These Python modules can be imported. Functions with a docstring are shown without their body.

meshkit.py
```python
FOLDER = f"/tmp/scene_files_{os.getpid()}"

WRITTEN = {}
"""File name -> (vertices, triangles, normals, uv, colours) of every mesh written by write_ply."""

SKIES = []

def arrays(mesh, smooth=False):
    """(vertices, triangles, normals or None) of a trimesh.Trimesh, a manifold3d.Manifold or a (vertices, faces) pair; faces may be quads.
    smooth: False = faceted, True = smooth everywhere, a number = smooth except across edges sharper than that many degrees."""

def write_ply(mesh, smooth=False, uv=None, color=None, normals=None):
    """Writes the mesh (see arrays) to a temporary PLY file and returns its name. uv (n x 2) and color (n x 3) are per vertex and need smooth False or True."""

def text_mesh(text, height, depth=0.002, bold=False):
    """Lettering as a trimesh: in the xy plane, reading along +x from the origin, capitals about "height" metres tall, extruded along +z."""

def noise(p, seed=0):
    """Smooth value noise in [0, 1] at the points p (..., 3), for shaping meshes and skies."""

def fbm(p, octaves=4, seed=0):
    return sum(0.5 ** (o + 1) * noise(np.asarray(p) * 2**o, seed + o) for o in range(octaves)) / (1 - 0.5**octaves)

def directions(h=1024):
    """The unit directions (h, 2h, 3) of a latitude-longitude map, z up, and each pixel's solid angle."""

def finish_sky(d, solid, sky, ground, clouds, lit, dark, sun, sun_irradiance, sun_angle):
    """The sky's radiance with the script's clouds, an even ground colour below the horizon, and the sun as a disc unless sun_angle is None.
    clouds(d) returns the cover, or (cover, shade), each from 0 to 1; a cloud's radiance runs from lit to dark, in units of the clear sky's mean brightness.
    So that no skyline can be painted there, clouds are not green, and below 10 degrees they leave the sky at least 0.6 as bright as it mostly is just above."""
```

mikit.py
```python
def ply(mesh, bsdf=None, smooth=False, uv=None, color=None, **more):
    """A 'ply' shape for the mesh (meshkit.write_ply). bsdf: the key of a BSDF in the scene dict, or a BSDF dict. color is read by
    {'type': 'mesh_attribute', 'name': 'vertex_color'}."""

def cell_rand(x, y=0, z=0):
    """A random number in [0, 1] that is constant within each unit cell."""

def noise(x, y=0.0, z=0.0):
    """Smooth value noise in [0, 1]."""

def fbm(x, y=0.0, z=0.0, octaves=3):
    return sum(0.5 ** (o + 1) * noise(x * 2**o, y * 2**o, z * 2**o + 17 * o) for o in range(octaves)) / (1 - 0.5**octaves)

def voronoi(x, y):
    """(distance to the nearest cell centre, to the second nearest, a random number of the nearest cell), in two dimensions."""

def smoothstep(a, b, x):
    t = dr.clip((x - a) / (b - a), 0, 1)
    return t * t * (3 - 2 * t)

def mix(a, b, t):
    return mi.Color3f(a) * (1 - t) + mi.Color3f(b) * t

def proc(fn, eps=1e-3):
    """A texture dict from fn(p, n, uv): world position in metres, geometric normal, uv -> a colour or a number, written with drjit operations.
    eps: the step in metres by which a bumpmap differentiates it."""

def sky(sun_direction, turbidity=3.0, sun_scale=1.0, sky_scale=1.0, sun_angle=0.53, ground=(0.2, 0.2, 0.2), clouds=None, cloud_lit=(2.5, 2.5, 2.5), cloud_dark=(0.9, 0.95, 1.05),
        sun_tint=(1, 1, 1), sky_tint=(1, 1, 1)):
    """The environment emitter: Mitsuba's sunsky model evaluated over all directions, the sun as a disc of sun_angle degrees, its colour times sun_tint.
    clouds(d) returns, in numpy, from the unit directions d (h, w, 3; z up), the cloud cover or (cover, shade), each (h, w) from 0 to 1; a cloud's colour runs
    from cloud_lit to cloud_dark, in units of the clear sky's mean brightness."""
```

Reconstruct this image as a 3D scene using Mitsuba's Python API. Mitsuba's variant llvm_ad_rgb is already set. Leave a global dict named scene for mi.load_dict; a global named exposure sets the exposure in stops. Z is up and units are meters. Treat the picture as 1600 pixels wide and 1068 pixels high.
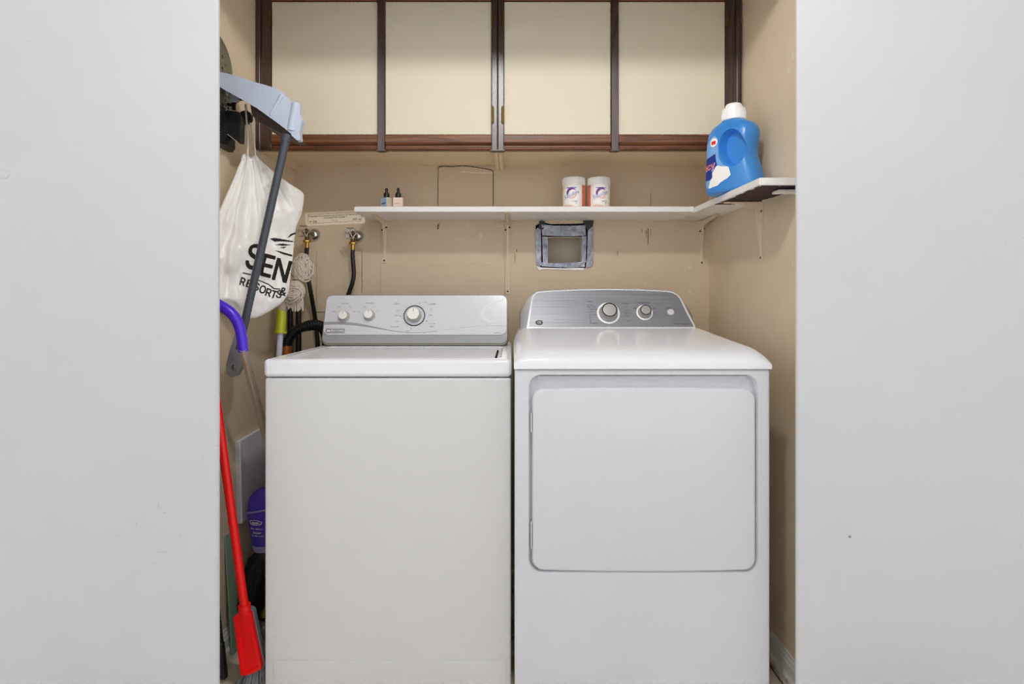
import math, random
import numpy as np, trimesh, drjit as dr, mitsuba as mi, manifold3d as m3
from shapely.geometry import Polygon, Point, box as sbox
from shapely import affinity
import mikit, meshkit
from mikit import proc, fbm, noise, smoothstep, mix

T = mi.ScalarTransform4f
scene, labels = {}, {}
rng = random.Random(7)
nrg = np.random.default_rng(7)

# ------------------------------------------------------------------ camera, light, exposure
F, CX, HY, CZ = 920.0, 800.0, 468.0, 1.10          # focal length in pixels, vanishing point, camera height
scene['camera'] = {'type': 'perspective', 'fov': math.degrees(2 * math.atan(800 / F)), 'fov_axis': 'x',
                   'to_world': T().look_at(origin=[0, 0, CZ], target=[0, 1, CZ], up=[0, 0, 1]),
                   'principal_point_offset_y': (534 - HY) / 1068, 'near_clip': 0.05}
scene['room_daylight'] = {'type': 'constant', 'radiance': {'type': 'rgb', 'value': [1.06, 1.06, 1.065]}}
LAMP, LAMP_R, LAMP_E = np.array([0.04, 0.71, 2.30]), 0.06, [208.0, 204.0, 196.0]
exposure = 0.30


# ------------------------------------------------------------------ helpers
def rgb(r, g, b):
    c = np.array([r, g, b]) / 255.0
    return [float(x) for x in np.where(c < 0.04045, c / 12.92, ((c + 0.055) / 1.055) ** 2.4)]


def W(px, py, d):
    """The point at depth d that lies under a measured spot of the photograph."""
    return np.array([(px - CX) / F * d, d, CZ - (py - HY) / F * d])


def pri(name, color, rough=0.5, spec=0.5, metal=0.0, **kw):
    if not isinstance(color, dict):
        color = {'type': 'rgb', 'value': list(color)}
    scene[name] = {'type': 'twosided', 'bsdf': {'type': 'principled', 'base_color': color, 'roughness': rough, 'specular': spec, 'metallic': metal, **kw}}


def key_for(name):
    if name not in used:
        used[name] = 0
        return name
    used[name] += 1
    return f'{name}_{used[name]:03d}'


used = {}


def thing(name, label, cat, group=None, **more):
    k = key_for(name)
    labels[k] = {'label': label, 'category': cat, **more}
    if group:
        labels[k]['group'] = group
    return k


def obj(name, mesh, mat, parent=None, smooth=35, label=None, kind=None):
    k = key_for(parent + '__' + name if parent else name)
    if isinstance(mesh, (list, tuple)) and not isinstance(mesh[0], np.ndarray):
        mesh = join(mesh)
    scene[k] = mikit.ply(mesh, mat, smooth)
    if label or kind:
        labels[k] = {}
        if label:
            labels[k]['label'] = label
        if kind:
            labels[k]['kind'] = kind
    return k


def struct(name, mesh, mat, label, smooth=False, parent=None):
    k = obj(name, mesh, mat, parent, smooth)
    labels[k] = {'label': label, 'kind': 'structure'}
    return k


def tm(m):
    if hasattr(m, 'to_mesh'):
        q = m.to_mesh()
        return trimesh.Trimesh(q.vert_properties[:, :3], q.tri_verts, process=False)
    return m


def join(ms):
    return trimesh.util.concatenate([tm(m) for m in ms])


def man(m):
    m = tm(m)
    return m3.Manifold(m3.Mesh(np.asarray(m.vertices, np.float32), np.asarray(m.faces, np.uint32)))


def bx(x0, x1, y0, y1, z0, z1):
    return m3.Manifold.cube([x1 - x0, y1 - y0, z1 - z0]).translate([x0, y0, z0])


def rb(x0, x1, y0, y1, z0, z1, r=0.004, seg=12):
    """A box with rounded edges."""
    s = m3.Manifold.sphere(r, seg)
    return m3.Manifold.batch_hull([s.translate([x, y, z]) for x in (x0 + r, x1 - r) for y in (y0 + r, y1 - r) for z in (z0 + r, z1 - r)])


def cb(x0, x1, y0, y1, z0, z1, c=0.002):
    """A box with chamfered edges."""
    pts = []
    for x, sx in ((x0, 1), (x1, -1)):
        for y, sy in ((y0, 1), (y1, -1)):
            for z, sz in ((z0, 1), (z1, -1)):
                pts += [[x + sx * c, y + sy * c, z], [x + sx * c, y, z + sz * c], [x, y + sy * c, z + sz * c]]
    return m3.Manifold.hull_points(np.array(pts, np.float32))


def ext(poly, h):
    """A shapely polygon pulled up along z from 0 to h."""
    out = []
    for g in getattr(poly, 'geoms', [poly]):
        rings = [np.array(g.exterior.coords)[:-1]] + [np.array(i.coords)[:-1] for i in g.interiors]
        out.append(m3.CrossSection(rings, m3.FillRule.EvenOdd).extrude(h))
    return out[0] if len(out) == 1 else m3.Manifold.batch_boolean(out, m3.OpType.Add)


def fr(o, u, v):
    u, v = np.asarray(u, float), np.asarray(v, float)
    u /= np.linalg.norm(u); v = v - u * (u @ v); v /= np.linalg.norm(v)
    m = np.eye(4)
    m[:3, 0], m[:3, 1], m[:3, 2], m[:3, 3] = u, v, np.cross(u, v), o
    return m


def put(mesh, M):
    if hasattr(mesh, 'to_mesh'):
        return mesh.transform(np.asarray(M)[:3, :4].tolist())
    q = mesh.copy(); q.apply_transform(M); return q


def hit(px, py, M):
    """Where the sight line through a spot of the photograph meets a frame's plane, in the frame."""
    c = np.array([0, 0, CZ]); dv = np.array([(px - CX) / F, 1.0, -(py - HY) / F])
    t = ((M[:3, 3] - c) @ M[:3, 2]) / (dv @ M[:3, 2])
    q = c + t * dv - M[:3, 3]
    return float(q @ M[:3, 0]), float(q @ M[:3, 1])


def lathe(prof, seg=40):
    """Profile (radius, height) turned about z; closed ends."""
    p = np.array(prof, float); n = len(p)
    a = np.arange(seg) * 2 * np.pi / seg
    v = np.stack([p[:, None, 0] * np.cos(a), p[:, None, 0] * np.sin(a), np.repeat(p[:, None, 1], seg, 1)], -1).reshape(-1, 3)
    f = []
    for i in range(n - 1):
        for j in range(seg):
            q = (i * seg + j, i * seg + (j + 1) % seg, (i + 1) * seg + (j + 1) % seg, (i + 1) * seg + j)
            f += [[q[0], q[1], q[2]], [q[0], q[2], q[3]]]
    v = np.vstack([v, [[0, 0, p[0, 1]], [0, 0, p[-1, 1]]]])
    for j in range(seg):
        f += [[len(v) - 2, (j + 1) % seg, j], [len(v) - 1, (n - 1) * seg + j, (n - 1) * seg + (j + 1) % seg]]
    return trimesh.Trimesh(v, np.array(f), process=False)


def spline(pts, n=40):
    from scipy.interpolate import CubicSpline
    p = np.asarray(pts, float)
    t = np.concatenate([[0], np.cumsum(np.linalg.norm(np.diff(p, axis=0), axis=1))])
    return CubicSpline(t, p)(np.linspace(0, t[-1], n))


def tube(pts, r, seg=14, caps=True, closed=False):
    p = np.asarray(pts, float); n = len(p)
    r = np.broadcast_to(r, (n,))
    t = np.roll(p, -1, 0) - np.roll(p, 1, 0) if closed else np.gradient(p, axis=0)
    t /= np.linalg.norm(t, axis=1, keepdims=True)
    a = np.cross(t[0], [0.3, 0.2, 0.93]); a /= np.linalg.norm(a)
    A = []
    for k in range(n):
        a = a - t[k] * (a @ t[k]); a /= np.linalg.norm(a); A.append(a)
    A = np.array(A); B = np.cross(t, A)
    ang = np.arange(seg) * 2 * np.pi / seg
    v = (p[:, None] + r[:, None, None] * (np.cos(ang)[None, :, None] * A[:, None] + np.sin(ang)[None, :, None] * B[:, None])).reshape(-1, 3)
    f = []
    for i in range(n if closed else n - 1):
        k = (i + 1) % n
        for j in range(seg):
            q = (i * seg + j, i * seg + (j + 1) % seg, k * seg + (j + 1) % seg, k * seg + j)
            f += [[q[0], q[1], q[2]], [q[0], q[2], q[3]]]
    if caps and not closed:
        v = np.vstack([v, p[:1], p[-1:]])
        for j in range(seg):
            f += [[len(v) - 2, (j + 1) % seg, j], [len(v) - 1, (n - 1) * seg + j, (n - 1) * seg + (j + 1) % seg]]
    return trimesh.Trimesh(v, np.array(f), process=False)


def rod(a, b, r, r2=None, seg=16, n=2, round_ends=0.0):
    a, b = np.asarray(a, float), np.asarray(b, float)
    r2 = r if r2 is None else r2
    t = np.linspace(0, 1, n)
    rr = r + (r2 - r) * t
    pts = a + (b - a) * t[:, None]
    if round_ends:
        L = np.linalg.norm(b - a); e = (b - a) / L; k = np.linspace(0, np.pi / 2, 6)[:-1]
        h = [a - e * round_ends * np.cos(x) for x in k]; hr = [r * max(np.sin(x), 0.05) for x in k]
        g = [b + e * round_ends * np.cos(x) for x in k[::-1]]; gr = [r2 * max(np.sin(x), 0.05) for x in k[::-1]]
        pts = np.vstack([h, pts, g]); rr = np.concatenate([hr, rr, gr])
    return tube(pts, rr, seg)


def rrect(x0, x1, y0, y1, r):
    return sbox(x0 + r, y0 + r, x1 - r, y1 - r).buffer(r, quad_segs=8)


def txt(s, x, y, h, M, align='c', depth=0.0006, bold=False, rot=0, sx=1.0):
    m = meshkit.text_mesh(s, h, depth, bold)
    w = m.bounds[1][0] - m.bounds[0][0]
    m.apply_translation([-m.bounds[0][0] - {'l': 0, 'c': w / 2, 'r': w}[align], -h / 2, 0])
    m.apply_scale([sx, 1, 1])
    if rot:
        m.apply_transform(trimesh.transformations.rotation_matrix(math.radians(rot), [0, 0, 1]))
    m.apply_translation([x, y, 0])
    return put(m, M) if M is not None else m


def wrap(mesh, fn, edge=0.006):
    """A flat mesh bent onto a surface: fn(x, y, z) -> points."""
    mesh = tm(mesh)
    v, f = trimesh.remesh.subdivide_to_size(mesh.vertices, mesh.faces, edge, max_iter=12)
    return trimesh.Trimesh(fn(v[:, 0], v[:, 1], v[:, 2]), f, process=False)


def yz_ext(poly, x0, x1):
    """Polygon in (y, z) pulled from x0 to x1."""
    return put(ext(poly, x1 - x0), np.array([[0, 0, 1, x0], [1, 0, 0, 0], [0, 1, 0, 0], [0, 0, 0, 1.0]]))


def xz_ext(poly, y0, y1):
    """Polygon in (x, z) pulled from y1 (front is y0) ."""
    return put(ext(poly, y1 - y0), np.array([[1, 0, 0, 0], [0, 0, -1, y1], [0, 1, 0, 0], [0, 0, 0, 1.0]]))


# ------------------------------------------------------------------ materials
C = lambda *a: mi.Color3f(*rgb(*a))


def f_beige(p, n, uv):
    m = fbm(p.x * 5, p.y * 5, p.z * 5, 4)
    c = mix(C(199, 181, 156), C(211, 195, 172), m)
    spots = smoothstep(0.80, 0.88, noise(p.x * 55, p.y * 55, p.z * 30)) * smoothstep(0.55, 0.75, noise(p.x * 6, p.y * 6 + 3, p.z * 5))
    c = mix(c, C(222, 212, 196), spots * 0.55)
    drip = smoothstep(0.90, 0.95, noise(p.x * 90, 3.0, p.z * 4 + 11)) * smoothstep(0.70, 0.80, noise(p.x * 7 + 40, p.y * 3, p.z * 6))
    return mix(c, C(118, 96, 72), drip * 0.6)


def f_white(p, n, uv):
    m = fbm(p.x * 3, p.y * 3 + 9, p.z * 3, 4)
    c = mix(C(187, 189, 193), C(193, 195, 199), m)
    fleck = smoothstep(0.93, 0.96, noise(p.x * 70, 1.0, p.z * 70)) * smoothstep(0.8, 0.9, noise(p.x * 4 + 2, 5.0, p.z * 4))
    return mix(c, C(170, 168, 165), fleck * 0.5)


def grain(along, across, depth):
    w = fbm(across * 22 + 1.5 * noise(along * 3, across * 8, depth * 8), along * 1.6, depth * 22, 3)
    ring = 0.5 + 0.5 * dr.sin(w * 44)
    fine = noise(across * 500, along * 18, depth * 500)
    return dr.clip(0.75 * ring + 0.35 * fine - 0.1, 0, 1)


def f_wood_h(p, n, uv):
    return mix(C(52, 28, 18), C(142, 90, 58), dr.clip(0.45 * grain(p.x, p.z * 1.6, p.y) + 0.55 * fbm(p.x * 14 + p.z * 40, p.z * 420, p.y * 300, 3), 0, 1))


def f_wood_v(p, n, uv):
    return mix(C(30, 15, 10), C(70, 38, 24), grain(p.z, p.x, p.y))


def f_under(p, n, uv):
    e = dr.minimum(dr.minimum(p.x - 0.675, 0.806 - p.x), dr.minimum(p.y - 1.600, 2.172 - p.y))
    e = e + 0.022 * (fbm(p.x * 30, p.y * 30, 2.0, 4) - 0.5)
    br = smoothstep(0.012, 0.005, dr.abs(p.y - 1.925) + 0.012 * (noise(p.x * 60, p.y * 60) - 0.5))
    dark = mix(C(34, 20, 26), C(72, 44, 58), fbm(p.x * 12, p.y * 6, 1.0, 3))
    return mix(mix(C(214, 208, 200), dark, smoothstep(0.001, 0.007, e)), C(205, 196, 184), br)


def f_floor(p, n, uv):
    m = fbm(p.x * 9, p.y * 9, 4.0, 5)
    return mix(C(128, 108, 84), C(214, 204, 186), smoothstep(0.25, 0.72, m))


def f_base(p, n, uv):
    d = smoothstep(0.60, 0.78, fbm(p.y * 22, p.z * 50, p.x * 22, 3))
    return mix(C(214, 211, 206), C(120, 92, 62), d * 0.7)


def f_tape(p, n, uv):
    return mix(C(110, 114, 126), C(176, 182, 196), fbm(p.x * 60, p.z * 60, p.y * 40, 4))


def f_tape_bump(p, n, uv):
    return fbm(p.x * 90, p.z * 60, p.y * 90, 3)


def f_brush(p, n, uv):
    return mix(C(118, 119, 126), C(146, 147, 154), fbm(p.x * 6, p.z * 420, 1.0, 3))


def f_washer(p, n, uv):
    rust = smoothstep(0.62, 0.80, fbm(p.x * 60, p.z * 60, 2.0, 4)) * smoothstep(0.035, 0.0, dr.sqrt(dr.square(p.x + 0.645) + dr.square(p.z - 0.145)))
    return mix(C(194, 195, 196), C(150, 120, 102), rust * 0.6)


pri('beige_wall', proc(f_beige), 0.75, 0.25)
pri('white_wall', proc(f_white), 0.7, 0.3)
pri('ceiling_paint', rgb(232, 230, 226), 0.9, 0.2)
pri('wood_rail', proc(f_wood_h), 0.42, 0.5)
pri('wood_stile', proc(f_wood_v), 0.36, 1.0, clearcoat=0.5, clearcoat_gloss=0.6)
pri('cream_laminate', rgb(219, 210, 190), 0.6, 0.2)
pri('cabinet_beige', rgb(214, 196, 166), 0.55, 0.3)
pri('cut_edge', rgb(206, 172, 112), 0.7, 0.2)
pri('shelf_white', rgb(226, 224, 222), 0.5, 0.4)
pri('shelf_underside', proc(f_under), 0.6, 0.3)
pri('floor_tile', proc(f_floor), 0.35, 0.5)
pri('grout', rgb(88, 74, 60), 0.9, 0.2)
pri('baseboard_paint', proc(f_base), 0.45, 0.4)
pri('bracket_paint', rgb(212, 197, 174), 0.5, 0.4)
pri('rust', rgb(96, 78, 62), 0.7, 0.3)
pri('brass', rgb(196, 158, 88), 0.28, 0.5, 1.0)
pri('old_brass', rgb(122, 98, 60), 0.4, 0.5, 1.0)
pri('chrome', rgb(205, 205, 208), 0.16, 0.5, 1.0)
pri('copper', rgb(158, 96, 48), 0.4, 0.5, 0.6)
pri('washer_white', proc(f_washer), 0.28, 0.5)
pri('dryer_white', rgb(194, 196, 202), 0.24, 0.5)
pri('enamel_top', rgb(214, 216, 221), 0.14, 0.5, clearcoat=0.4)
pri('lid_white', rgb(206, 207, 212), 0.22, 0.5)
pri('panel_white', rgb(206, 207, 212), 0.2, 0.5)
pri('console_grey', rgb(150, 151, 154), 0.3, 0.5)
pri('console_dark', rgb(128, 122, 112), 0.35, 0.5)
pri('brushed_panel', proc(f_brush), 0.36, 0.5, 0.35)
pri('knob_white', rgb(232, 231, 226), 0.3, 0.5)
pri('knob_grey', rgb(168, 166, 160), 0.35, 0.5)
pri('knob_metal', rgb(172, 170, 168), 0.3, 0.5, 0.5)
pri('print_grey', rgb(128, 128, 132), 0.6, 0.2)
pri('print_dark', rgb(62, 60, 62), 0.6, 0.2)
pri('print_black', rgb(30, 27, 27), 0.5, 0.3)
pri('black_rubber', rgb(24, 24, 27), 0.35, 0.5)
pri('black_plastic', rgb(22, 21, 21), 0.4, 0.5)
pri('dark_gap', rgb(28, 26, 26), 0.8, 0.1)
pri('jug_blue', rgb(58, 132, 206), 0.3, 0.5)
pri('label_navy', rgb(28, 54, 138), 0.4, 0.4)
pri('label_sky', rgb(120, 170, 226), 0.4, 0.4)
pri('label_red', rgb(214, 58, 62), 0.4, 0.4)
pri('label_white', rgb(240, 238, 236), 0.4, 0.4)
pri('label_pink', rgb(228, 190, 182), 0.45, 0.3)
pri('label_salmon', rgb(206, 118, 92), 0.45, 0.3)
pri('label_purple', rgb(112, 66, 142), 0.45, 0.3)
pri('label_blue', rgb(82, 98, 178), 0.45, 0.3)
pri('cap_white', rgb(240, 240, 241), 0.35, 0.5)
pri('canister_white', rgb(234, 226, 218), 0.35, 0.5)
pri('bottle_blue', rgb(150, 180, 208), 0.3, 0.5)
pri('bottle_clear', rgb(196, 186, 170), 0.15, 0.6)
pri('bottle_pink', rgb(230, 206, 194), 0.3, 0.5)
pri('label_orange', rgb(196, 140, 70), 0.5, 0.3)
pri('sticker', rgb(238, 226, 203), 0.6, 0.3)
pri('board_beige', rgb(204, 186, 162), 0.8, 0.2)
pri('dustpan_grey', rgb(178, 188, 206), 0.32, 0.5)
pri('dustpan_inside', rgb(74, 62, 58), 0.5, 0.4)
pri('pole_slate', rgb(62, 68, 78), 0.38, 0.5)
pri('grip_grey', rgb(126, 130, 136), 0.45, 0.4)
pri('perforated_steel', rgb(112, 104, 88), 0.4, 0.5, 0.3)
pri('steel_edge', rgb(190, 188, 180), 0.3, 0.5, 0.4)
scene['bag_plastic'] = {'type': 'twosided', 'bsdf': {'type': 'principled', 'base_color': {'type': 'rgb', 'value': rgb(236, 235, 232)}, 'roughness': 0.3, 'specular': 0.5}}
pri('cord_white', rgb(230, 224, 212), 0.7, 0.2)
pri('yarn', rgb(206, 196, 184), 0.9, 0.1, sheen=0.3)
pri('lime_plastic', rgb(186, 196, 40), 0.35, 0.5)
pri('lilac_pole', rgb(200, 203, 222), 0.35, 0.5)
pri('purple_grip', rgb(72, 36, 208), 0.28, 0.5)
pri('silver_pole', rgb(186, 176, 164), 0.3, 0.5, 0.5)
pri('red_plastic', rgb(226, 18, 20), 0.28, 0.5)
pri('bristle_grey', rgb(112, 116, 122), 0.6, 0.3)
pri('bristle_base', rgb(96, 106, 114), 0.6, 0.3)
pri('bottle_purple', rgb(78, 60, 190), 0.25, 0.5)
pri('bottle_lilac', rgb(150, 152, 206), 0.2, 0.5)
pri('panel_bluewhite', rgb(206, 210, 220), 0.5, 0.4)
pri('bag_black', rgb(22, 24, 26), 0.45, 0.5)
pri('green_sheet', rgb(128, 156, 136), 0.45, 0.4)
pri('duct_grey', rgb(186, 178, 164), 0.6, 0.3)
scene['foil_tape'] = {'type': 'twosided', 'bsdf': {'type': 'bumpmap', 'scale': 0.004, 'arbitrary': proc(f_tape_bump, 1e-3), 'nested': {
    'type': 'principled', 'base_color': proc(f_tape), 'roughness': 0.42, 'metallic': 0.35, 'specular': 0.5}}}
pri('teal', rgb(46, 132, 146), 0.5, 0.4)

# ------------------------------------------------------------------ the setting
XL, XR, YB, YJ, ZC = -0.895, 0.806, 2.41, 1.50, 2.75
hole = (0.144, 0.288, 1.247, 1.357)
wb = bx(XL - 0.1, XR + 0.1, YB, YB + 0.14, -0.02, ZC) - bx(hole[0], hole[1], YB - 0.01, YB + 0.11, hole[2], hole[3])
struct('wall_back', wb, 'beige_wall', 'scuffed beige back wall of the laundry closet')
struct('wall_left', bx(XL - 0.1, XL, YJ + 0.02, YB, -0.02, ZC), 'beige_wall', 'beige left side wall of the closet')
struct('wall_right', bx(XR, XR + 0.1, YJ + 0.02, YB, -0.02, ZC), 'beige_wall', 'beige right side wall of the closet')
xjl, xjr = (340 - CX) / F * YJ, (1246 - CX) / F * YJ
struct('wall_front_left', cb(-2.6, xjl, YJ, YJ + 0.014, -0.02, ZC, 0.003), 'white_wall', 'plain white wall to the left of the closet opening')
struct('wall_front_right', cb(xjr, 2.6, YJ, YJ + 0.014, -0.02, ZC, 0.003), 'white_wall', 'plain white wall to the right of the closet opening')
struct('wall_front_top', cb(xjl, xjr, YJ, YJ + 0.014, 2.08, ZC, 0.003), 'white_wall', 'white header over the closet opening')
struct('ceiling', bx(-2.6, 2.6, -1.3, YB + 0.1, ZC, ZC + 0.1), 'ceiling_paint', 'white ceiling of hall and closet')
# small raised blemishes of the white walls
obj('nail_hole', put(lathe([(0.0035, 0), (0.003, 0.0006)], 10), fr(W(1328, 838, YJ), [1, 0, 0], [0, 0, 1])), 'print_grey', 'wall_front_right')
obj('filled_patch', put(lathe([(0.016, 0), (0.015, 0.0012), (0.010, 0.0016), (0.009, 0.0009)], 24), fr(W(6, 270, YJ), [1, 0, 0], [0, 0, 1])), 'white_wall', 'wall_front_left')

fl = struct('floor', bx(-2.6, 2.6, -1.3, YB + 0.1, -0.03, -0.003), 'grout', 'stone-look tiled floor of hall and closet')
nx = 0
for j, y0 in enumerate(np.arange(1.32, 2.41, 0.305)):
    for i, x0 in enumerate(np.arange(-2.575, 2.5, 0.305)):
        inside = j > 0 or (x0 + 0.299 > XL and x0 < XR)
        cx0, cx1, cy0, cy1 = (max(x0, XL), min(x0 + 0.299, XR), y0, min(y0 + 0.299, YB)) if inside else (x0, x0 + 0.299, y0, YJ - 0.001)
        if cx1 - cx0 > 0.02 and cy1 - cy0 > 0.02:
            obj('tile', cb(cx0, cx1, cy0, cy1, -0.012, 0.0 + rng.uniform(-0.0008, 0), 0.0012), 'floor_tile', fl, False)
obj('hall_covering', bx(-2.6, 2.6, -1.3, 1.315, -0.012, 0), 'floor_tile', fl, False)

prof = Polygon([(0, 0), (0.020, 0), (0.020, 0.016), (0.013, 0.024), (0.012, 0.050), (0.009, 0.056), (0.009, 0.062), (0.005, 0.068), (0.004, 0.075), (0, 0.075)])
struct('baseboard_right', put(ext(prof, YB - YJ - 0.02), np.array([[-1, 0, 0, XR], [0, 0, 1, YJ + 0.02], [0, 1, 0, 0], [0, 0, 0, 1.0]])), 'baseboard_paint', 'worn white baseboard along the right side wall')
struct('baseboard_left', put(ext(prof, YB - YJ - 0.02), np.array([[1, 0, 0, XL], [0, 0, -1, YB], [0, 1, 0, 0], [0, 0, 0, 1.0]])), 'baseboard_paint', 'white baseboard along the left side wall')

# painted-over wall panels and the patch behind the shelf
obj('access_panel', cb(-0.798, -0.617, YB - 0.006, YB + 0.002, 1.05, 1.300, 0.0015), 'beige_wall', 'wall_back', False)
obj('access_panel', cb(-0.537, -0.03, YB - 0.004, YB + 0.002, 0.80, 1.247, 0.0015), 'beige_wall', 'wall_back', False)
crk = [(-0.6145, 1.305), (-0.6125, 1.26), (-0.6140, 1.21), (-0.6120, 1.17), (-0.6135, 1.13), (-0.6150, 1.13), (-0.6140, 1.17), (-0.6158, 1.21), (-0.6142, 1.26), (-0.6158, 1.305)]
obj('crack', xz_ext(Polygon(crk), YB - 0.0012, YB + 0.001), 'rust', 'wall_back', False, label='dark vertical crack in the paint')
for x_, z0_, z1_, w_ in ((0.549, 1.353, 1.385, 0.0016), (0.556, 1.325, 1.392, 0.0020), (0.568, 1.36, 1.39, 0.0012), (0.531, 1.372, 1.39, 0.0012), (0.019, 1.295, 1.31, 0.0016)):
    obj('drip', xz_ext(Polygon([(x_, z1_), (x_ + w_, z1_ - 0.004), (x_ + w_ * 0.7, z0_), (x_ - w_ * 0.3, z0_ + 0.002), (x_ - w_ * 0.6, z1_ - 0.006)]), YB - 0.0008, YB + 0.001), 'rust', 'wall_back', False, label='dark dirt drip')
ZSH = 1.4462
pp = [(-0.301, ZSH), (-0.299, 1.638), (-0.285, 1.642), (-0.262, 1.641), (-0.25, 1.6395), (-0.2, 1.644), (-0.16, 1.640), (-0.12, 1.634), (-0.092, 1.629), (-0.079, 1.624), (-0.078, ZSH)]
t = thing('wall_patch', 'beige board patch on the back wall, standing behind the long shelf', 'board')
pb_ = Polygon(pp)
obj('board', xz_ext(pb_, YB - 0.009, YB - 0.003), 'board_beige', t, False)
obj('torn_edge', xz_ext(affinity.scale(pb_, 1.024, 1.022, origin=(-0.19, ZSH)), YB - 0.0032, YB + 0.001), 'rust', t, False, label='dark brown torn edge around the board')
obj('scrape', xz_ext(Polygon([(-0.215, 1.6215), (-0.20, 1.623), (-0.16, 1.6195), (-0.11, 1.6185), (-0.081, 1.617), (-0.081, 1.6145), (-0.11, 1.6155), (-0.165, 1.617), (-0.2, 1.6195)]), YB - 0.0096, YB - 0.0085), 'label_white', t, False, label='pale scrape near the top edge')

# ------------------------------------------------------------------ ceiling lamp (above the camera's view)
t = thing('pendant_lamp', 'white globe lamp hanging from the hall ceiling above the camera', 'lamp')
obj('rod', put(lathe([(0.05, 0), (0.055, 0.01), (0.05, 0.02), (0.006, 0.026), (0.006, ZC - LAMP[2] - 0.10)], 24), fr([LAMP[0], LAMP[1], ZC], [1, 0, 0], [0, -1, 0])), 'black_plastic', t, 40)
obj('shade', put(lathe([(0.0, 0.085), (0.22, 0.070), (0.26, 0.062), (0.262, 0.066), (0.22, 0.078), (0.06, 0.100), (0.02, 0.110)], 48), fr(LAMP, [1, 0, 0], [0, 1, 0])), 'black_plastic', t, 40, label='flat black metal shade')
scene[t + '__globe'] = {'type': 'sphere', 'center': LAMP.tolist(), 'radius': LAMP_R, 'bsdf': {'type': 'ref', 'id': 'cap_white'},
                        'emitter': {'type': 'area', 'radiance': {'type': 'rgb', 'value': LAMP_E}}}

# ------------------------------------------------------------------ wall cabinets
SC = 446.0
DY = F / SC
cxp = lambda px: (px - CX) / SC
zp = lambda py: CZ + (HY - py) / SC
ZB, ZT = zp(234.5), 2.23


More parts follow.
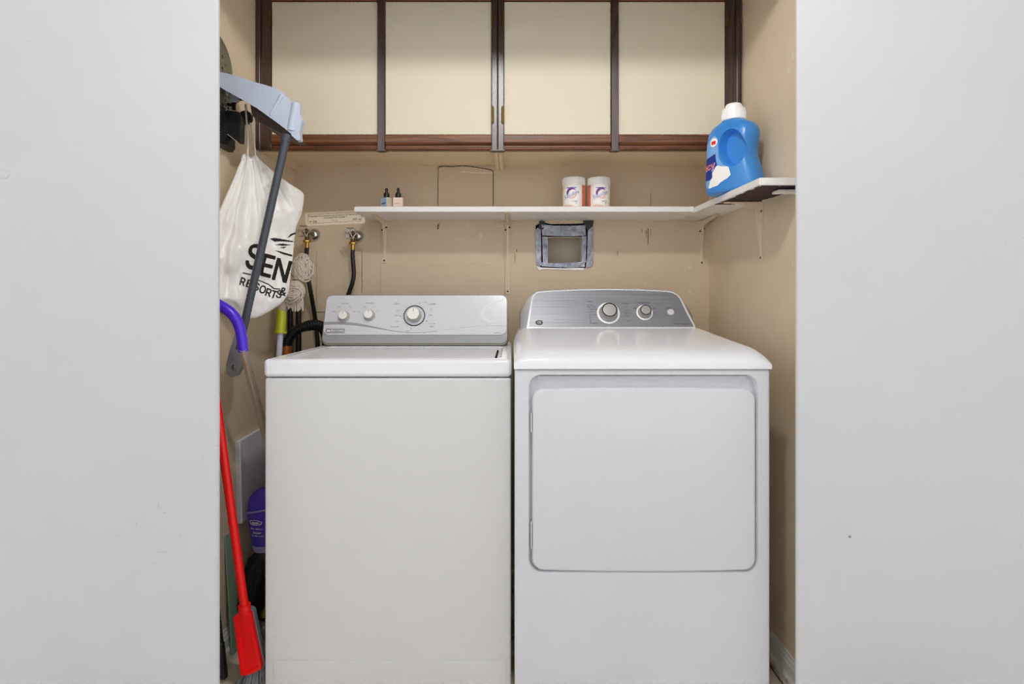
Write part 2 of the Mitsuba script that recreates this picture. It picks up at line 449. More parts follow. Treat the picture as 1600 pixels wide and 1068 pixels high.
def cabinet(xa, xb, wide_left, label):
    t = thing('wall_cabinet', label, 'cabinet', 'wall cabinets above the washer and dryer')
    w = 0.014
    body = bx(xa, xb, DY + 0.022, YB, 1.648, ZT) + bx(xa, xa + w, DY + 0.024, YB, ZB + 0.004, ZT) + bx(xb - w, xb, DY + 0.024, YB, ZB + 0.004, ZT)
    obj('body', body, 'cabinet_beige', t, False)
    ws = (424 - 401) / SC if True else 0
    ns = 9.3 / SC
    lw, rw = (ws, ns) if wide_left else (ns, ws)
    mid = (xa + lw + xb - rw) / 2
    mw = 11.5 / SC / 2
    def wide(x0, x1, s):
        # broad end stile with a rounded trim bead along the wall
        q = cb(x0, x1, DY - 0.002, DY + 0.022, ZB, ZT, 0.002)
        bead = rb(x0, x0 + 0.017, DY - 0.012, DY + 0.01, ZB - 0.001, ZT, 0.005) if s else rb(x1 - 0.017, x1, DY - 0.012, DY + 0.01, ZB - 0.001, ZT, 0.005)
        return q + bead
    def narrow(x0, x1):
        q = cb(x0, x1, DY - 0.010, DY + 0.022, ZB - 0.004, ZT, 0.0015)
        return q + cb(x0 - 0.005, x1 + 0.005, DY - 0.010, DY + 0.010, ZB - 0.005, ZB + 0.0005, 0.001)
    if wide_left:
        obj('stile', wide(xa, xa + lw, True), 'wood_stile', t); obj('stile', narrow(xb - rw + 0.0006, xb - 0.0006), 'wood_stile', t)
    else:
        obj('stile', narrow(xa + 0.0006, xa + lw - 0.0006), 'wood_stile', t); obj('stile', wide(xb - rw, xb, False), 'wood_stile', t)
    obj('stile', narrow(mid - mw, mid + mw), 'wood_stile', t)
    obj('top_rail', cb(xa + lw, xb - rw, DY - 0.004, DY + 0.02, zp(2), ZT, 0.0015), 'wood_rail', t)
    z1, z2, z3, z4 = zp(209.5), zp(226), zp(229.5), ZB
    rail = Polygon([(DY + 0.020, z1), (DY + 0.001, z1), (DY - 0.004, z1 - 0.003), (DY - 0.006, z1 - 0.010), (DY - 0.005, z2 + 0.008), (DY + 0.002, z2 + 0.001), (DY + 0.008, z2 - 0.001),
                    (DY + 0.008, z3), (DY + 0.000, z3 - 0.0015), (DY - 0.004, z3 - 0.005), (DY - 0.004, z4 + 0.004), (DY, z4 + 0.001), (DY + 0.020, z4)])
    for x0, x1, hinge in ((xa + lw, mid - mw, xa + lw), (mid + mw, xb - rw, xb - rw)):
        d = f'{t}__door' if f'{t}__door' not in used else None
        dk = key_for(f'{t}__door')
        scene[dk] = mikit.ply(cb(x0 + 0.0012, x1 - 0.0012, DY, DY + 0.018, z1 - 0.002, zp(3), 0.001), 'cream_laminate', False)
        obj('bottom_rail', yz_ext(rail, x0 + 0.0006, x1 - 0.0006), 'wood_rail', dk)
        edge_left = hinge == xa + lw
        for zc in (zp(32), zp(181)):
            if zc > zp(100) or abs(hinge - cxp(778)) < 0.03:
                xh = hinge + (-0.0045 if edge_left else 0.0045)
                pin = rod([xh, DY - 0.0125, zc - 0.030], [xh, DY - 0.0125, zc + 0.030], 0.0028, seg=10)
                leaf = tm(cb(xh - 0.0045, xh + 0.0045, DY - 0.0118, DY - 0.009, zc - 0.026, zc + 0.026, 0.0006))
                knu = [rod([xh, DY - 0.0125, zc + q - 0.007], [xh, DY - 0.0125, zc + q + 0.007], 0.0038, seg=10) for q in (-0.018, 0, 0.018)]
                obj('hinge', [pin, leaf] + knu, 'old_brass', dk)
    return t


xc = cxp(777.7)
ca = cabinet(XL + 0.001, xc - 0.0008, True, 'cream-doored wall cabinet with dark wood trim above the washer, left of the middle seam')
cb_ = cabinet(xc + 0.0008, cxp(1156), False, 'cream-doored wall cabinet with dark wood trim above the dryer, right of the middle seam')
obj('filler_strip', cb(cxp(1156) + 0.0005, XR, DY + 0.03, YB, 1.65, ZT, 0.001), 'cabinet_beige', cb_)

# ------------------------------------------------------------------ shelves and brackets
ZS = 1.425
SY = 2.18
t = thing('long_shelf', 'long narrow white shelf board on the back wall above the washing machines', 'shelf')
xs0, xs1 = (553 - CX) / (F / SY), 0.674
obj('board', cb(xs0, xs1, SY, YB - 0.001, ZS, ZS + 0.0205, 0.002), 'shelf_white', t)

ts = thing('side_shelf', 'short white shelf board on the right wall carrying the blue jug, dark underneath', 'shelf')


def tilt(m):
    m = tm(m); v = m.vertices.copy(); v[:, 2] -= 0.014 * (2.2 - v[:, 1]) / 0.6 * (v[:, 1] < 2.2)
    return trimesh.Trimesh(v, m.faces, process=False)


YS0 = 1.605
obj('board', tilt(cb(0.675, XR - 0.001, YS0, 2.405, ZS + 0.001, ZS + 0.0215, 0.0015)), 'shelf_white', ts, False)
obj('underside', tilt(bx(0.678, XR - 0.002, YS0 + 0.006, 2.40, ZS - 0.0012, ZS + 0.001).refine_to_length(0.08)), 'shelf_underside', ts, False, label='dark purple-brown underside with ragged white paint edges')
obj('batten', tilt(cb(0.742, XR - 0.001, YS0 + 0.03, YS0 + 0.075, ZS - 0.0125, ZS - 0.0055, 0.001)), 'shelf_white', ts, False)


def bracket(o, out, side, leg, arm, label):
    """o: the corner where leg and arm meet at the wall; out: unit vector away from the wall; side: unit vector along the wall."""
    t = thing('shelf_bracket', label, 'bracket', None)
    M = np.eye(4); M[:3, 0], M[:3, 1], M[:3, 2], M[:3, 3] = side, [0, 0, 1], np.cross(side, [0, 0, 1]), o
    s = np.sign(M[:3, 2] @ np.asarray(out, float))
    if s < 0:
        M[:3, 0] *= -1; M[:3, 2] *= -1
    # local: x along the wall, y up, z away from the wall
    lp = Polygon([(-0.011, 0), (0.011, 0), (0.008, -leg + 0.012), (-0.008, -leg + 0.012)]).union(Point(0, -leg + 0.011).buffer(0.0105))
    lm = ext(lp, 0.0035)
    rib = m3.Manifold.hull_points(np.array([[-0.0048, -0.006, 0], [0.0048, -0.006, 0], [-0.0032, -0.006, 0.022], [0.0032, -0.006, 0.022], [-0.0035, -leg + 0.022, 0], [0.0035, -leg + 0.022, 0], [-0.0018, -leg + 0.022, 0.006], [0.0018, -leg + 0.022, 0.006]], np.float32))
    obj('leg', put(lm + rib, M), 'bracket_paint', t)
    ap = Polygon([(-0.011, 0), (0.011, 0), (0.008, arm - 0.012), (-0.008, arm - 0.012)]).union(Point(0, arm - 0.011).buffer(0.0105))
    am = put(ext(ap, 0.0035), np.array([[1, 0, 0, 0], [0, 0, 1, -0.0035], [0, 1, 0, 0], [0, 0, 0, 1.0]]))
    rib2 = m3.Manifold.hull_points(np.array([[-0.004, -0.002, 0.004], [0.004, -0.002, 0.004], [-0.0032, -0.022, 0.004], [0.0032, -0.022, 0.004], [-0.003, -0.002, arm - 0.022], [0.003, -0.002, arm - 0.022], [-0.001, -0.0045, arm - 0.022], [0.001, -0.0045, arm - 0.022]], np.float32))
    obj('arm', put(am + rib2, M), 'bracket_paint', t)
    q = np.linspace(0, np.pi / 2, 9)
    g = [(0.001, -0.001)] + [(0.001 + 0.06 * (1 - math.sin(a)), -0.001 - 0.06 * (1 - math.cos(a))) for a in q]
    gus = put(ext(Polygon(g).buffer(0.0), 0.0064), np.array([[0, 0, 1, -0.0032], [0, 1, 0, 0], [1, 0, 0, 0], [0, 0, 0, 1.0]]))
    obj('gusset', put(man(trimesh.Trimesh(tm(gus).vertices, tm(gus).faces[:, ::-1])), M), 'bracket_paint', t)
    sc = lathe([(0.0042, 0), (0.0042, 0.001), (0.0022, 0.0024)], 12)
    for x, y in ((0.0075, -0.03), (-0.0075, -0.04), (0, -leg + 0.011)):
        obj('screw', put(sc, M @ np.array([[1, 0, 0, x], [0, 1, 0, y], [0, 0, 1, 0.0034], [0, 0, 0, 1.0]])), 'rust', t)


bracket([-0.522, YB - 0.0026, ZS], [0, -1, 0], [1, 0, 0], 0.176, 0.205, 'small painted shelf bracket at the left end of the long shelf, by the valves')
bracket([-0.018, YB - 0.0026, ZS], [0, -1, 0], [1, 0, 0], 0.302, 0.246, 'long-legged painted shelf bracket at the middle of the long shelf')
bracket([0.776, YB - 0.0005, ZS - 0.0045], [0, -1, 0], [1, 0, 0], 0.180, 0.19, 'painted shelf bracket in the back right corner, under where the two shelves meet')
bracket([XR - 0.0005, 1.90, ZS - 0.0105], [-1, 0, 0], [0, 1, 0], 0.190, 0.122, 'painted shelf bracket on the right wall under the blue jug')
k = obj('wall_nail', tube(spline([[-0.30, YB + 0.004, 1.404], [-0.30, YB - 0.014, 1.405], [-0.30, YB - 0.021, 1.400], [-0.30, YB - 0.022, 1.386]], 16), 0.0021, 10), 'rust')
labels[k] = {'label': 'small dark bent nail in the back wall just under the long shelf', 'category': 'nail'}

# ------------------------------------------------------------------ taped duct opening in the back wall
t = thing('duct_opening', 'square duct opening framed in grey foil tape on the back wall under the shelf', 'vent')
S2 = F / YB
vx = lambda px: (px - CX) / S2
vz = lambda py: CZ + (HY - py) / S2
L_ = 0.108
box_in = bx(hole[0] - 0.0, hole[1], YB - 0.001, YB + L_, hole[2], hole[3]) - bx(hole[0] + 0.0025, hole[1] - 0.0025, YB - 0.01, YB + L_ - 0.003, hole[2] + 0.0025, hole[3] - 0.0025)
obj('duct', box_in, 'duct_grey', t, False)


def tape(pts, off, seed, name='tape'):
    p = [(vx(x), vz(y)) for x, y in pts]
    m = tm(ext(Polygon(p), 0.0022))
    v, f = trimesh.remesh.subdivide_to_size(m.vertices, m.faces, 0.008, max_iter=10)
    m = trimesh.Trimesh(v, f); m.merge_vertices()
    v = np.array(m.vertices)
    h = meshkit.fbm(np.c_[v[:, 0] * 45, v[:, 1] * 45, v[:, 0] * 0 + seed], 3, seed)
    v[:, 2] += off + 0.006 * h * np.where(v[:, 2] > 0.001, 1, 0.6)
    m = trimesh.Trimesh(v, m.faces, process=False)
    obj(name, put(m, fr([0, YB - 0.0018, 0], [1, 0, 0], [0, 0, 1])), 'foil_tape', t, 50)


bk_ = Polygon([(vx(x), vz(y)) for x, y in [(837, 352), (848, 347), (860, 350), (914, 349), (925, 353), (925, 412), (915, 418), (880, 419), (845, 417), (838, 411)]]).difference(sbox(hole[0], hole[2], hole[1], hole[3]))
obj('backing', put(ext(bk_, 0.0012), fr([0, YB - 0.0004, 0], [1, 0, 0], [0, 0, 1])), 'dark_gap', t, False, label='dark grime showing between the tape strips')
tape([(836, 360), (840, 356), (845, 357), (845.5, 385), (846, 414), (843, 416), (838, 413)], 0.0002, 1)
tape([(918, 361), (920, 356), (926, 354), (926.5, 412), (923, 416), (915, 418), (917, 400)], 0.0002, 2)
tape([(846, 350), (850, 351), (868, 353), (890, 353), (914, 352), (915, 368), (888, 369.5), (847, 368)], 0.003, 3)
tape([(856, 354.5), (884, 355.5), (910, 355), (911, 358.5), (884, 359), (857, 358)], 0.0058, 7)
tape([(846, 410), (868, 411), (900, 410), (914, 408), (913, 417), (890, 418), (860, 417), (846, 416)], 0.003, 4)
tape([(847.2, 369.5), (855.5, 370), (855.5, 411), (848, 412)], 0.0010, 5)
tape([(908.5, 369), (916, 369), (915, 410), (908.5, 411)], 0.0010, 6)
for a in ([(843, 345), (851, 346), (850, 356), (847, 360), (841, 357)], [(911, 345), (927, 345), (926, 353), (918, 360), (912, 354)]):
    p = [(vx(x), vz(y)) for x, y in a]
    obj('torn_tape', put(ext(Polygon(p), 0.009), fr([0, YB - 0.0008, 0], [1, 0, 0], [0, 0, 1])), 'black_plastic', t, False, label='dark torn scrap of tape')
obj('paper_edge', put(ext(Polygon([(vx(x), vz(y)) for x, y in [(839, 416), (846, 418), (880, 419), (912, 418), (911, 422), (880, 421), (850, 420), (842, 422)]]), 0.004), fr([0, YB - 0.0006, 0], [1, 0, 0], [0, 0, 1])), 'label_white', t, False, label='strip of torn white paper below the tape')

# ------------------------------------------------------------------ washer
t = thing('washing_machine', 'white top-loading washing machine with three white knobs, left of the dryer', 'washing machine')
wx0, wx1, wy0, wy1 = -0.687, -0.001, 1.628, 2.30
zs = 0.886
obj('body', rb(wx0 + 0.003, wx1 - 0.002, wy0, wy1, 0.012, zs - 0.0025, 0.006) - bx(wx0 + 0.028, wx1 - 0.014, wy0 - 0.01, wy0 + 0.0016, 0.1040, 0.1085), 'washer_white', t)
kick = put(ext(rrect(wx0 + 0.030, wx1 - 0.016, -0.02, 0.104, 0.004), 0.004), fr([0, wy0 + 0.001, 0.03], [1, 0, 0], [0, 0, 1]))
kick = put(ext(rrect(wx0 + 0.030, wx1 - 0.016, 0.03, 0.104, 0.003), 0.004), fr([0, wy0 + 0.001, 0], [1, 0, 0], [0, 0, 1]))
obj('kick_panel', kick, 'washer_white', t)
for x in (wx0 + 0.05, wx1 - 0.05):
    for y in (wy0 + 0.06, wy1 - 0.06):
        obj('foot', put(lathe([(0.02, 0), (0.022, 0.004), (0.022, 0.010), (0.012, 0.014)], 16), T4 := np.array([[1, 0, 0, x], [0, 1, 0, y], [0, 0, 1, 0], [0, 0, 0, 1.0]])), 'black_rubber', t)
zt = 0.936
dk = rb(wx0, wx1, wy0 - 0.004, wy1, zs, zt, 0.012, 24)
lid_r = ext(rrect(wx0 + 0.045, wx1 - 0.030, wy0 + 0.030, 2.075, 0.018), 0.05).translate([0, 0, zt - 0.017])
obj('top_deck', dk - lid_r, 'enamel_top', t, 30)
# dished lid inside the deck's recess
n = 24
gx, gy = np.meshgrid(np.linspace(-1, 1, n), np.linspace(-1, 1, n))
lx0, lx1, ly0, ly1 = wx0 + 0.0475, wx1 - 0.0325, wy0 + 0.0325, 2.0725
vt = np.c_[((gx + 1) / 2 * (lx1 - lx0) + lx0).ravel(), ((gy + 1) / 2 * (ly1 - ly0) + ly0).ravel(), (zt - 0.004 - 0.0075 * np.clip((1 - gx ** 8) * (1 - gy ** 8), 0, 1) ** 0.8).ravel()]
vb = vt.copy(); vb[:, 2] = zt - 0.0168
ff = []
for i in range(n - 1):
    for j in range(n - 1):
        a = i * n + j
        ff += [[a, a + 1, a + n + 1], [a, a + n + 1, a + n]]
ff = np.array(ff)
rim = [(0 * n + j) for j in range(n)] + [(i * n + n - 1) for i in range(1, n)] + [((n - 1) * n + j) for j in range(n - 2, -1, -1)] + [(i * n) for i in range(n - 2, 0, -1)]
sf = []
for a, b in zip(rim, rim[1:] + rim[:1]):
    sf += [[a, a + n * n, b + n * n], [a, b + n * n, b]]
lid = trimesh.Trimesh(np.vstack([vt, vb]), np.vstack([ff, ff[:, ::-1] + n * n, sf]), process=False)
obj('lid', lid, 'lid_white', t, 40)
obj('lid_slot', cb(wx1 - 0.048, wx1 - 0.043, 1.70, 1.93, zt - 0.0085, zt - 0.001, 0.0005), 'dark_gap', t, False)
# console
ang = math.radians(18)
MW = fr([-0.344, 2.075, 0.940], [1, 0, 0], [0, math.sin(ang), math.cos(ang)])
hw = 0.328
shell = []
for z, k_ in ((0.0, 0.0), (-0.012, 0.005), (-0.07, 0.006)):
    shell.append((z, k_))
base = rrect(-hw, hw, 0.0, 0.186, 0.024)
s1 = ext(base, 0.03).translate([0, 0, -0.03])
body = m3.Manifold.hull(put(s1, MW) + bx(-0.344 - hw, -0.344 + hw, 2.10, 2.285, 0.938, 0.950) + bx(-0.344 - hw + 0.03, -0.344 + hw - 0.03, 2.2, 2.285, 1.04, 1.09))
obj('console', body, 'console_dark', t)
top_curve = [(x, 0.180 + 0.004 * (1 - (x / hw) ** 2)) for x in np.linspace(-hw, hw, 20)]
face = rrect(-hw + 0.002, hw - 0.002, 0.006, 0.1845, 0.022)
obj('console_bevel', put(ext(face, 0.004), MW), 'console_grey', t)
face2 = rrect(-hw + 0.005, hw - 0.004, 0.036, 0.181, 0.020)
fm = ext(face2, 0.004)
obj('control_panel', put(fm.translate([0, 0, 0.004]), MW), 'panel_white', t)
# curved grey moulding line across the panel
cl = [hit(x, y, MW) for x, y in ((507, 506), (540, 506), (565, 508.5), (590, 513), (615, 517.5), (645, 520.5), (670, 519.5), (700, 515.5), (735, 510.5), (765, 508.5), (790, 508))]
cw = [0.0105, 0.0102, 0.0086, 0.0054, 0.003, 0.002, 0.0018, 0.0018, 0.004, 0.006, 0.006]
cs = spline([(x, y, w) for (x, y), w in zip(cl, cw)], 60)
half = len(cs) * 7 // 11
pl = np.vstack([np.c_[cs[:half, 0], cs[:half, 1] + cs[:half, 2] / 2], np.c_[cs[:half, 0], cs[:half, 1] - cs[:half, 2] / 2][::-1]])
obj('moulding_line', put(ext(Polygon(pl).intersection(face2.buffer(-0.001)), 0.0012).translate([0, 0, 0.0076]), MW), 'console_grey', t)
pl = np.vstack([np.c_[cs[half:, 0], cs[half:, 1] + cs[half:, 2] / 2], np.c_[cs[half:, 0], cs[half:, 1] - cs[half:, 2] / 2][::-1]])
obj('moulding_line', put(ext(Polygon(pl).intersection(face2.buffer(-0.001)), 0.0025).translate([0, 0, 0.0076]), MW), 'panel_white', t)
cres_ = [hit(x, y, MW) for x, y in ((786, 466.5), (775, 471), (763, 476), (756, 481), (751, 488), (750.5, 494), (754, 500), (762, 504), (772, 506.5))]
cin_ = [hit(x, y, MW) for x, y in ((773, 504), (764, 500.5), (758, 496.5), (756, 491), (757, 486), (761, 481), (768, 477), (778, 473), (787, 468.5))]
cpol = Polygon(cres_ + cin_).buffer(0.0004)
obj('moulded_crescent', put(m3.Manifold.hull(ext(Point(0, 0).buffer(0.0001), 0.0001)) if False else ext(cpol, 0.0022).translate([0, 0, 0.0076]), MW), 'enamel_top', t, label='raised shell-like curve at the right end of the panel')
x, y = hit(525, 517.5, MW)
bd = obj('badge', put(rb(x - 0.034, x + 0.034, y - 0.0085, y + 0.0085, 0.007, 0.0105, 0.0015), MW), 'console_grey', t, label='silver maker badge')
obj('lettering', [txt('MAYTAG', x + 0.008, y, 0.0065, MW @ np.array([[1, 0, 0, 0], [0, 1, 0, 0], [0, 0, 1, 0.0103], [0, 0, 0, 1.0]]), sx=1.15)], 'label_white', bd, False)
obj('emblem', [put(ext(Polygon([(x - 0.030, y - 0.004), (x - 0.026, y + 0.004), (x - 0.0225, y), (x - 0.019, y + 0.004), (x - 0.018, y - 0.004), (x - 0.0225, y - 0.002)]), 0.0006).translate([0, 0, 0.0103]), MW)], 'label_white', bd, False)
MP = MW @ np.array([[1, 0, 0, 0], [0, 1, 0, 0], [0, 0, 1, 0.008], [0, 0, 0, 1.0]])


def knob(px, py, r, h, mats, ring=None, name='knob', par=None, MM=None, skirt=1.25):
    x, y = hit(px, py, MM)
    A = MM @ np.array([[1, 0, 0, x], [0, 1, 0, y], [0, 0, 1, 0], [0, 0, 0, 1.0]])
    k = obj(name, put(lathe([(r * skirt, 0), (r * skirt, 0.003), (r * 1.05, 0.006), (r * 0.98, h - 0.003), (r * 0.90, h)], 40), A), mats[0], par, 40)
    obj('cap', put(lathe([(r * 0.92, h - 0.002), (r * 0.90, h + 0.0006), (r * 0.82, h + 0.0012)], 40), A), mats[1], k, 40)
    obj('pointer', put(cb(-0.0009, 0.0009, r * 0.3, r * 0.8, h + 0.001, h + 0.0018, 0.0002), A), mats[2], k, False)
    return x, y, A


knob(538, 494.5, 0.0165, 0.022, ('knob_grey', 'knob_white', 'print_grey'), par=t, MM=MP)
knob(577.5, 493, 0.0165, 0.022, ('knob_grey', 'knob_white', 'print_grey'), par=t, MM=MP)
x, y, A = knob(647.5, 493, 0.0235, 0.030, ('knob_grey', 'knob_white', 'print_grey'), par=t, MM=MP, skirt=1.1)
obj('dial_ring', put(man(lathe([(0.0385, 0), (0.0385, 0.002), (0.037, 0.003)], 60)) - m3.Manifold.cylinder(0.02, 0.0355, 0.0355, 60).translate([0, 0, -0.01]), A), 'print_dark', t, 40, label='dark thin ring around the cycle dial')
tl = []
for s, px, py, h, al in (('Load Size', 539, 473.5, 0.0042, 'c'), ('Temperature', 578, 473, 0.0042, 'c'), ('Medium', 530, 479, 0.0028, 'c'), ('Large', 547, 479, 0.0028, 'c'), ('Small', 522.5, 486.5, 0.0028, 'c'), ('Super', 553.5, 486.5, 0.0028, 'c'),
                         ('Warm', 570, 479, 0.0028, 'c'), ('Cool', 586, 479, 0.0028, 'c'), ('Cold', 561, 486.5, 0.0028, 'c'), ('Hot', 591, 486.5, 0.0028, 'c'),
                         ('Whites', 625, 473.5, 0.0046, 'r'), ('Heavy', 625, 485, 0.0034, 'r'), ('Regular', 624, 492.5, 0.0034, 'r'), ('Light', 624, 501.5, 0.0034, 'r'), ('Rinse Only', 623, 510, 0.0042, 'r'), ('Soak', 640, 516.5, 0.0036, 'r'),
                         ('Colours', 661, 472, 0.0034, 'l'), ('Normal', 672, 474, 0.0046, 'l'), ('Light', 671, 483, 0.0034, 'l'), ('Medium', 669, 492, 0.0034, 'l'), ('Delicates', 671, 505, 0.0034, 'l'), ('Quick', 671, 510, 0.0046, 'l'), ('Centennial', 783, 519.5, 0.0036, 'r')):
    x, y = hit(px, py, MP)
    tl.append(txt(s, x, y, h, MP, al))
for px, py in ((626, 494), (656, 473.5), (666.5, 501.5), (642, 513)):
    x, y = hit(px, py, MP)
    tl.append(put(lathe([(0.0022, 0), (0.0022, 0.0006)], 16), MP @ np.array([[1, 0, 0, x], [0, 1, 0, y], [0, 0, 1, 0], [0, 0, 0, 1.0]])))
for px, py, w in ((617, 475.6, 0.034), (675, 475.6, 0.036)):
    x, y = hit(px, py, MP)
    tl.append(put(bx(x - w / 2, x + w / 2, y - 0.0003, y + 0.0003, 0, 0.0005), MP))
for a in np.linspace(0, 2 * np.pi, 24, endpoint=False):
    x, y = hit(647.5, 493, MP)
    q = fr([0, 0, 0], [math.cos(a), math.sin(a), 0], [-math.sin(a), math.cos(a), 0]); q[0, 3], q[1, 3] = x, y
    tl.append(put(bx(0.0425, 0.0455, -0.0003, 0.0003, 0, 0.0005), MP @ q))
obj('lettering', tl, 'print_grey', t, False, kind='stuff')

# ------------------------------------------------------------------ dryer
t = thing('clothes_dryer', 'white front-loading clothes dryer with brushed grey control panel, right of the washer', 'dryer')
dx0, dx1, dy0, dy1 = 0.006, 0.692, 1.575, 2.30
zd = 0.9145
front = rb(dx0 + 0.001, dx1 - 0.001, dy0, dy1, 0.012, zd - 0.001, 0.007, 16)
S = F / dy0
dpx = lambda px: (px - CX) / S
dpz = lambda py: CZ + (HY - py) / S
pocket = rrect(dpx(828), dpx(1182.5), dpz(892.5), dpz(587), 0.030)
Mf = fr([0, dy0, 0], [1, 0, 0], [0, 0, 1])
pk = ext(pocket, 0.05).translate([0, 0, -0.024])
# widen the pocket's mouth so that its rim reads as a soft edge
mouth = m3.Manifold.hull(ext(pocket.buffer(0.004), 0.001).translate([0, 0, 0.0]) + ext(pocket, 0.001).translate([0, 0, -0.006]))
obj('body', front - put(pk, Mf) - put(mouth, Mf), 'dryer_white', t)
for x in (dx0 + 0.05, dx1 - 0.05):
    for y in (dy0 + 0.06, dy1 - 0.06):
        obj('foot', put(lathe([(0.02, 0), (0.022, 0.004), (0.022, 0.010), (0.012, 0.014)], 16), np.array([[1, 0, 0, x], [0, 1, 0, y], [0, 0, 1, 0], [0, 0, 0, 1.0]])), 'black_rubber', t)
# door: rounded slab, bowed a little at top and bottom
xa, xb, za, zb = dpx(831.5), dpx(1180.5), dpz(890), dpz(608)
xm, hwid = (xa + xb) / 2, (xb - xa) / 2
dp = rrect(xa, xb, za, zb, 0.030)
arr = np.array(affinity.affine_transform(dp, [1, 0, 0, 1, 0, 0]).segmentize(0.01).exterior.coords)
bow = 1 - ((arr[:, 0] - xm) / hwid) ** 2
arr[:, 1] += np.where(arr[:, 1] > (za + zb) / 2, 0.0035, -0.005) * bow
dpoly = Polygon(arr)
layers = [ext(dpoly.buffer(b), 0.0006).translate([0, 0, z]) for b, z in ((-0.001, -0.0232), (0, -0.006), (-0.0012, -0.001), (-0.004, 0.0014), (-0.009, 0.0022), (-0.12, 0.0062))]
door = m3.Manifold.hull(m3.Manifold.batch_boolean(layers, m3.OpType.Add))
dkey = obj('door', put(door, Mf), 'dryer_white', t, 25)
# pull scoop above the door: concave upper wall of the pocket
q = np.linspace(0, np.pi / 2, 10)
zz = dpz(587)
sc = Polygon([(dy0 + 0.0238, zz - 0.001), (dy0 + 0.0238, zz - 0.03)] + [(dy0 + 0.0238 - 0.018 * (1 - math.cos(a)), zz - 0.030 + 0.029 * math.sin(a)) for a in q])
obj('handle_scoop', yz_ext(sc, dpx(828) + 0.022, dpx(1182.5) - 0.022), 'dryer_white', t)
obj('door_hinge', [tm(cb(dpx(829.2), dpx(831), dy0 - 0.002, dy0 + 0.01, dpz(857), dpz(816), 0.0005))], 'dryer_white', t, False)
obj('door_hinge', [tm(cb(dpx(829.2), dpx(831), dy0 - 0.002, dy0 + 0.01, dpz(675), dpz(645), 0.0005))], 'dryer_white', t, False)
# domed top
nx_, ny_ = 70, 60
u = np.linspace(0, 1, nx_); v = np.linspace(0, 1, ny_)
u = 0.5 - 0.5 * np.cos(np.pi * u); v = v ** 1.7
ux, vy = np.meshgrid(u, v)
yf, yb_ = dy0 - 0.006, dy1
X = dx0 - 0.001 + ux * (dx1 - dx0 + 0.002)
Y = yf + vy * (yb_ - yf)
dfront = Y - yf
rise = 0.044 * np.sqrt(np.clip(1 - (1 - np.clip(dfront / 0.085, 0, 1)) ** 2, 0, 1)) + 0.030 * np.clip((Y - 1.62) / 0.42, 0, 1) ** 1.1
dxs = np.minimum(X - X.min(), X.max() - X)
side = np.sqrt(np.clip(1 - (1 - np.clip(dxs / 0.055, 0, 1)) ** 2.2, 0, 1))
Z = zd + 0.012 + rise * (0.12 + 0.88 * side)
V = np.c_[X.ravel(), Y.ravel(), Z.ravel()]
Vb = V.copy(); Vb[:, 2] = zd + 0.0008
ff = []
for i in range(ny_ - 1):
    for j in range(nx_ - 1):
        a = i * nx_ + j
        ff += [[a, a + 1, a + nx_ + 1], [a, a + nx_ + 1, a + nx_]]
ff = np.array(ff); N = nx_ * ny_
rim = [j for j in range(nx_)] + [i * nx_ + nx_ - 1 for i in range(1, ny_)] + [(ny_ - 1) * nx_ + j for j in range(nx_ - 2, -1, -1)] + [i * nx_ for i in range(ny_ - 2, 0, -1)]
sf = []
for a, b in zip(rim, rim[1:] + rim[:1]):
    sf += [[a, a + N, b + N], [a, b + N, b]]
obj('top', trimesh.Trimesh(np.vstack([V, Vb]), np.vstack([ff, ff[:, ::-1] + N, sf]), process=False), 'enamel_top', t, 50)
ang = math.radians(24)
MD = fr([0.35, 2.065, 0.985], [1, 0, 0], [0, math.sin(ang), math.cos(ang)])
panel_px = [(826, 510.5), (829, 490), (832.5, 468), (835, 461.5), (840, 457.5), (860, 455.8), (900, 454), (950, 453), (1000, 454), (1040, 456), (1050, 457.5), (1057, 461), (1062, 467), (1072, 488), (1084, 510.5)]
pp = Polygon([hit(x, y, MD) for x, y in panel_px])
outer = pp.buffer(0.0085, quad_segs=6)
lo = sbox(outer.bounds[0], outer.bounds[1] - 0.03, outer.bounds[2], outer.bounds[1] + 0.02)
outer2 = outer.union(Polygon([(pp.bounds[0] - 0.012, -0.012), (pp.bounds[2] + 0.012, -0.012), (pp.bounds[2] + 0.006, 0.03), (pp.bounds[0] - 0.006, 0.03)]))
back = affinity.scale(outer2, 1.045, 1.0, origin=(0, 0))
cons = m3.Manifold.hull(put(ext(outer2.buffer(-0.003), 0.001).translate([0, 0, -0.001]), MD) + put(ext(outer2, 0.004).translate([0, 0, -0.008]), MD) + put(ext(back.buffer(0.004), 0.004).translate([0, 0, -0.045]), MD)
                        + bx(0.03, 0.668, 2.2, 2.295, 0.975, 1.05))
obj('console', cons, 'enamel_top', t, 28)
obj('control_panel', put(ext(pp, 0.0012), MD), 'brushed_panel', t)
MQ = MD @ np.array([[1, 0, 0, 0], [0, 1, 0, 0], [0, 0, 1, 0.0012], [0, 0, 0, 1.0]])
x, y = hit(842.5, 503.8, MQ)
bd = obj('badge', put(ext(Point(0, 0).buffer(0.0085).union(Point(-0.0045, 0).buffer(0.007)).union(Point(0.0045, 0).buffer(0.007)).buffer(0.001), 0.0012).translate([x, y, 0]), MQ), 'print_black', t, label='small dark round-ended badge')
ring = Point(0, 0).buffer(0.0068).difference(Point(0, 0).buffer(0.0061))
obj('lettering', [txt('GE', x, y, 0.006, MQ @ np.array([[1, 0, 0, 0], [0, 1, 0, 0], [0, 0, 1, 0.0011], [0, 0, 0, 1.0]]))], 'label_white', bd, False)
obj('emblem_ring', [put(ext(ring, 0.0005).translate([x, y, 0.0011]), MQ)], 'label_white', bd, False)


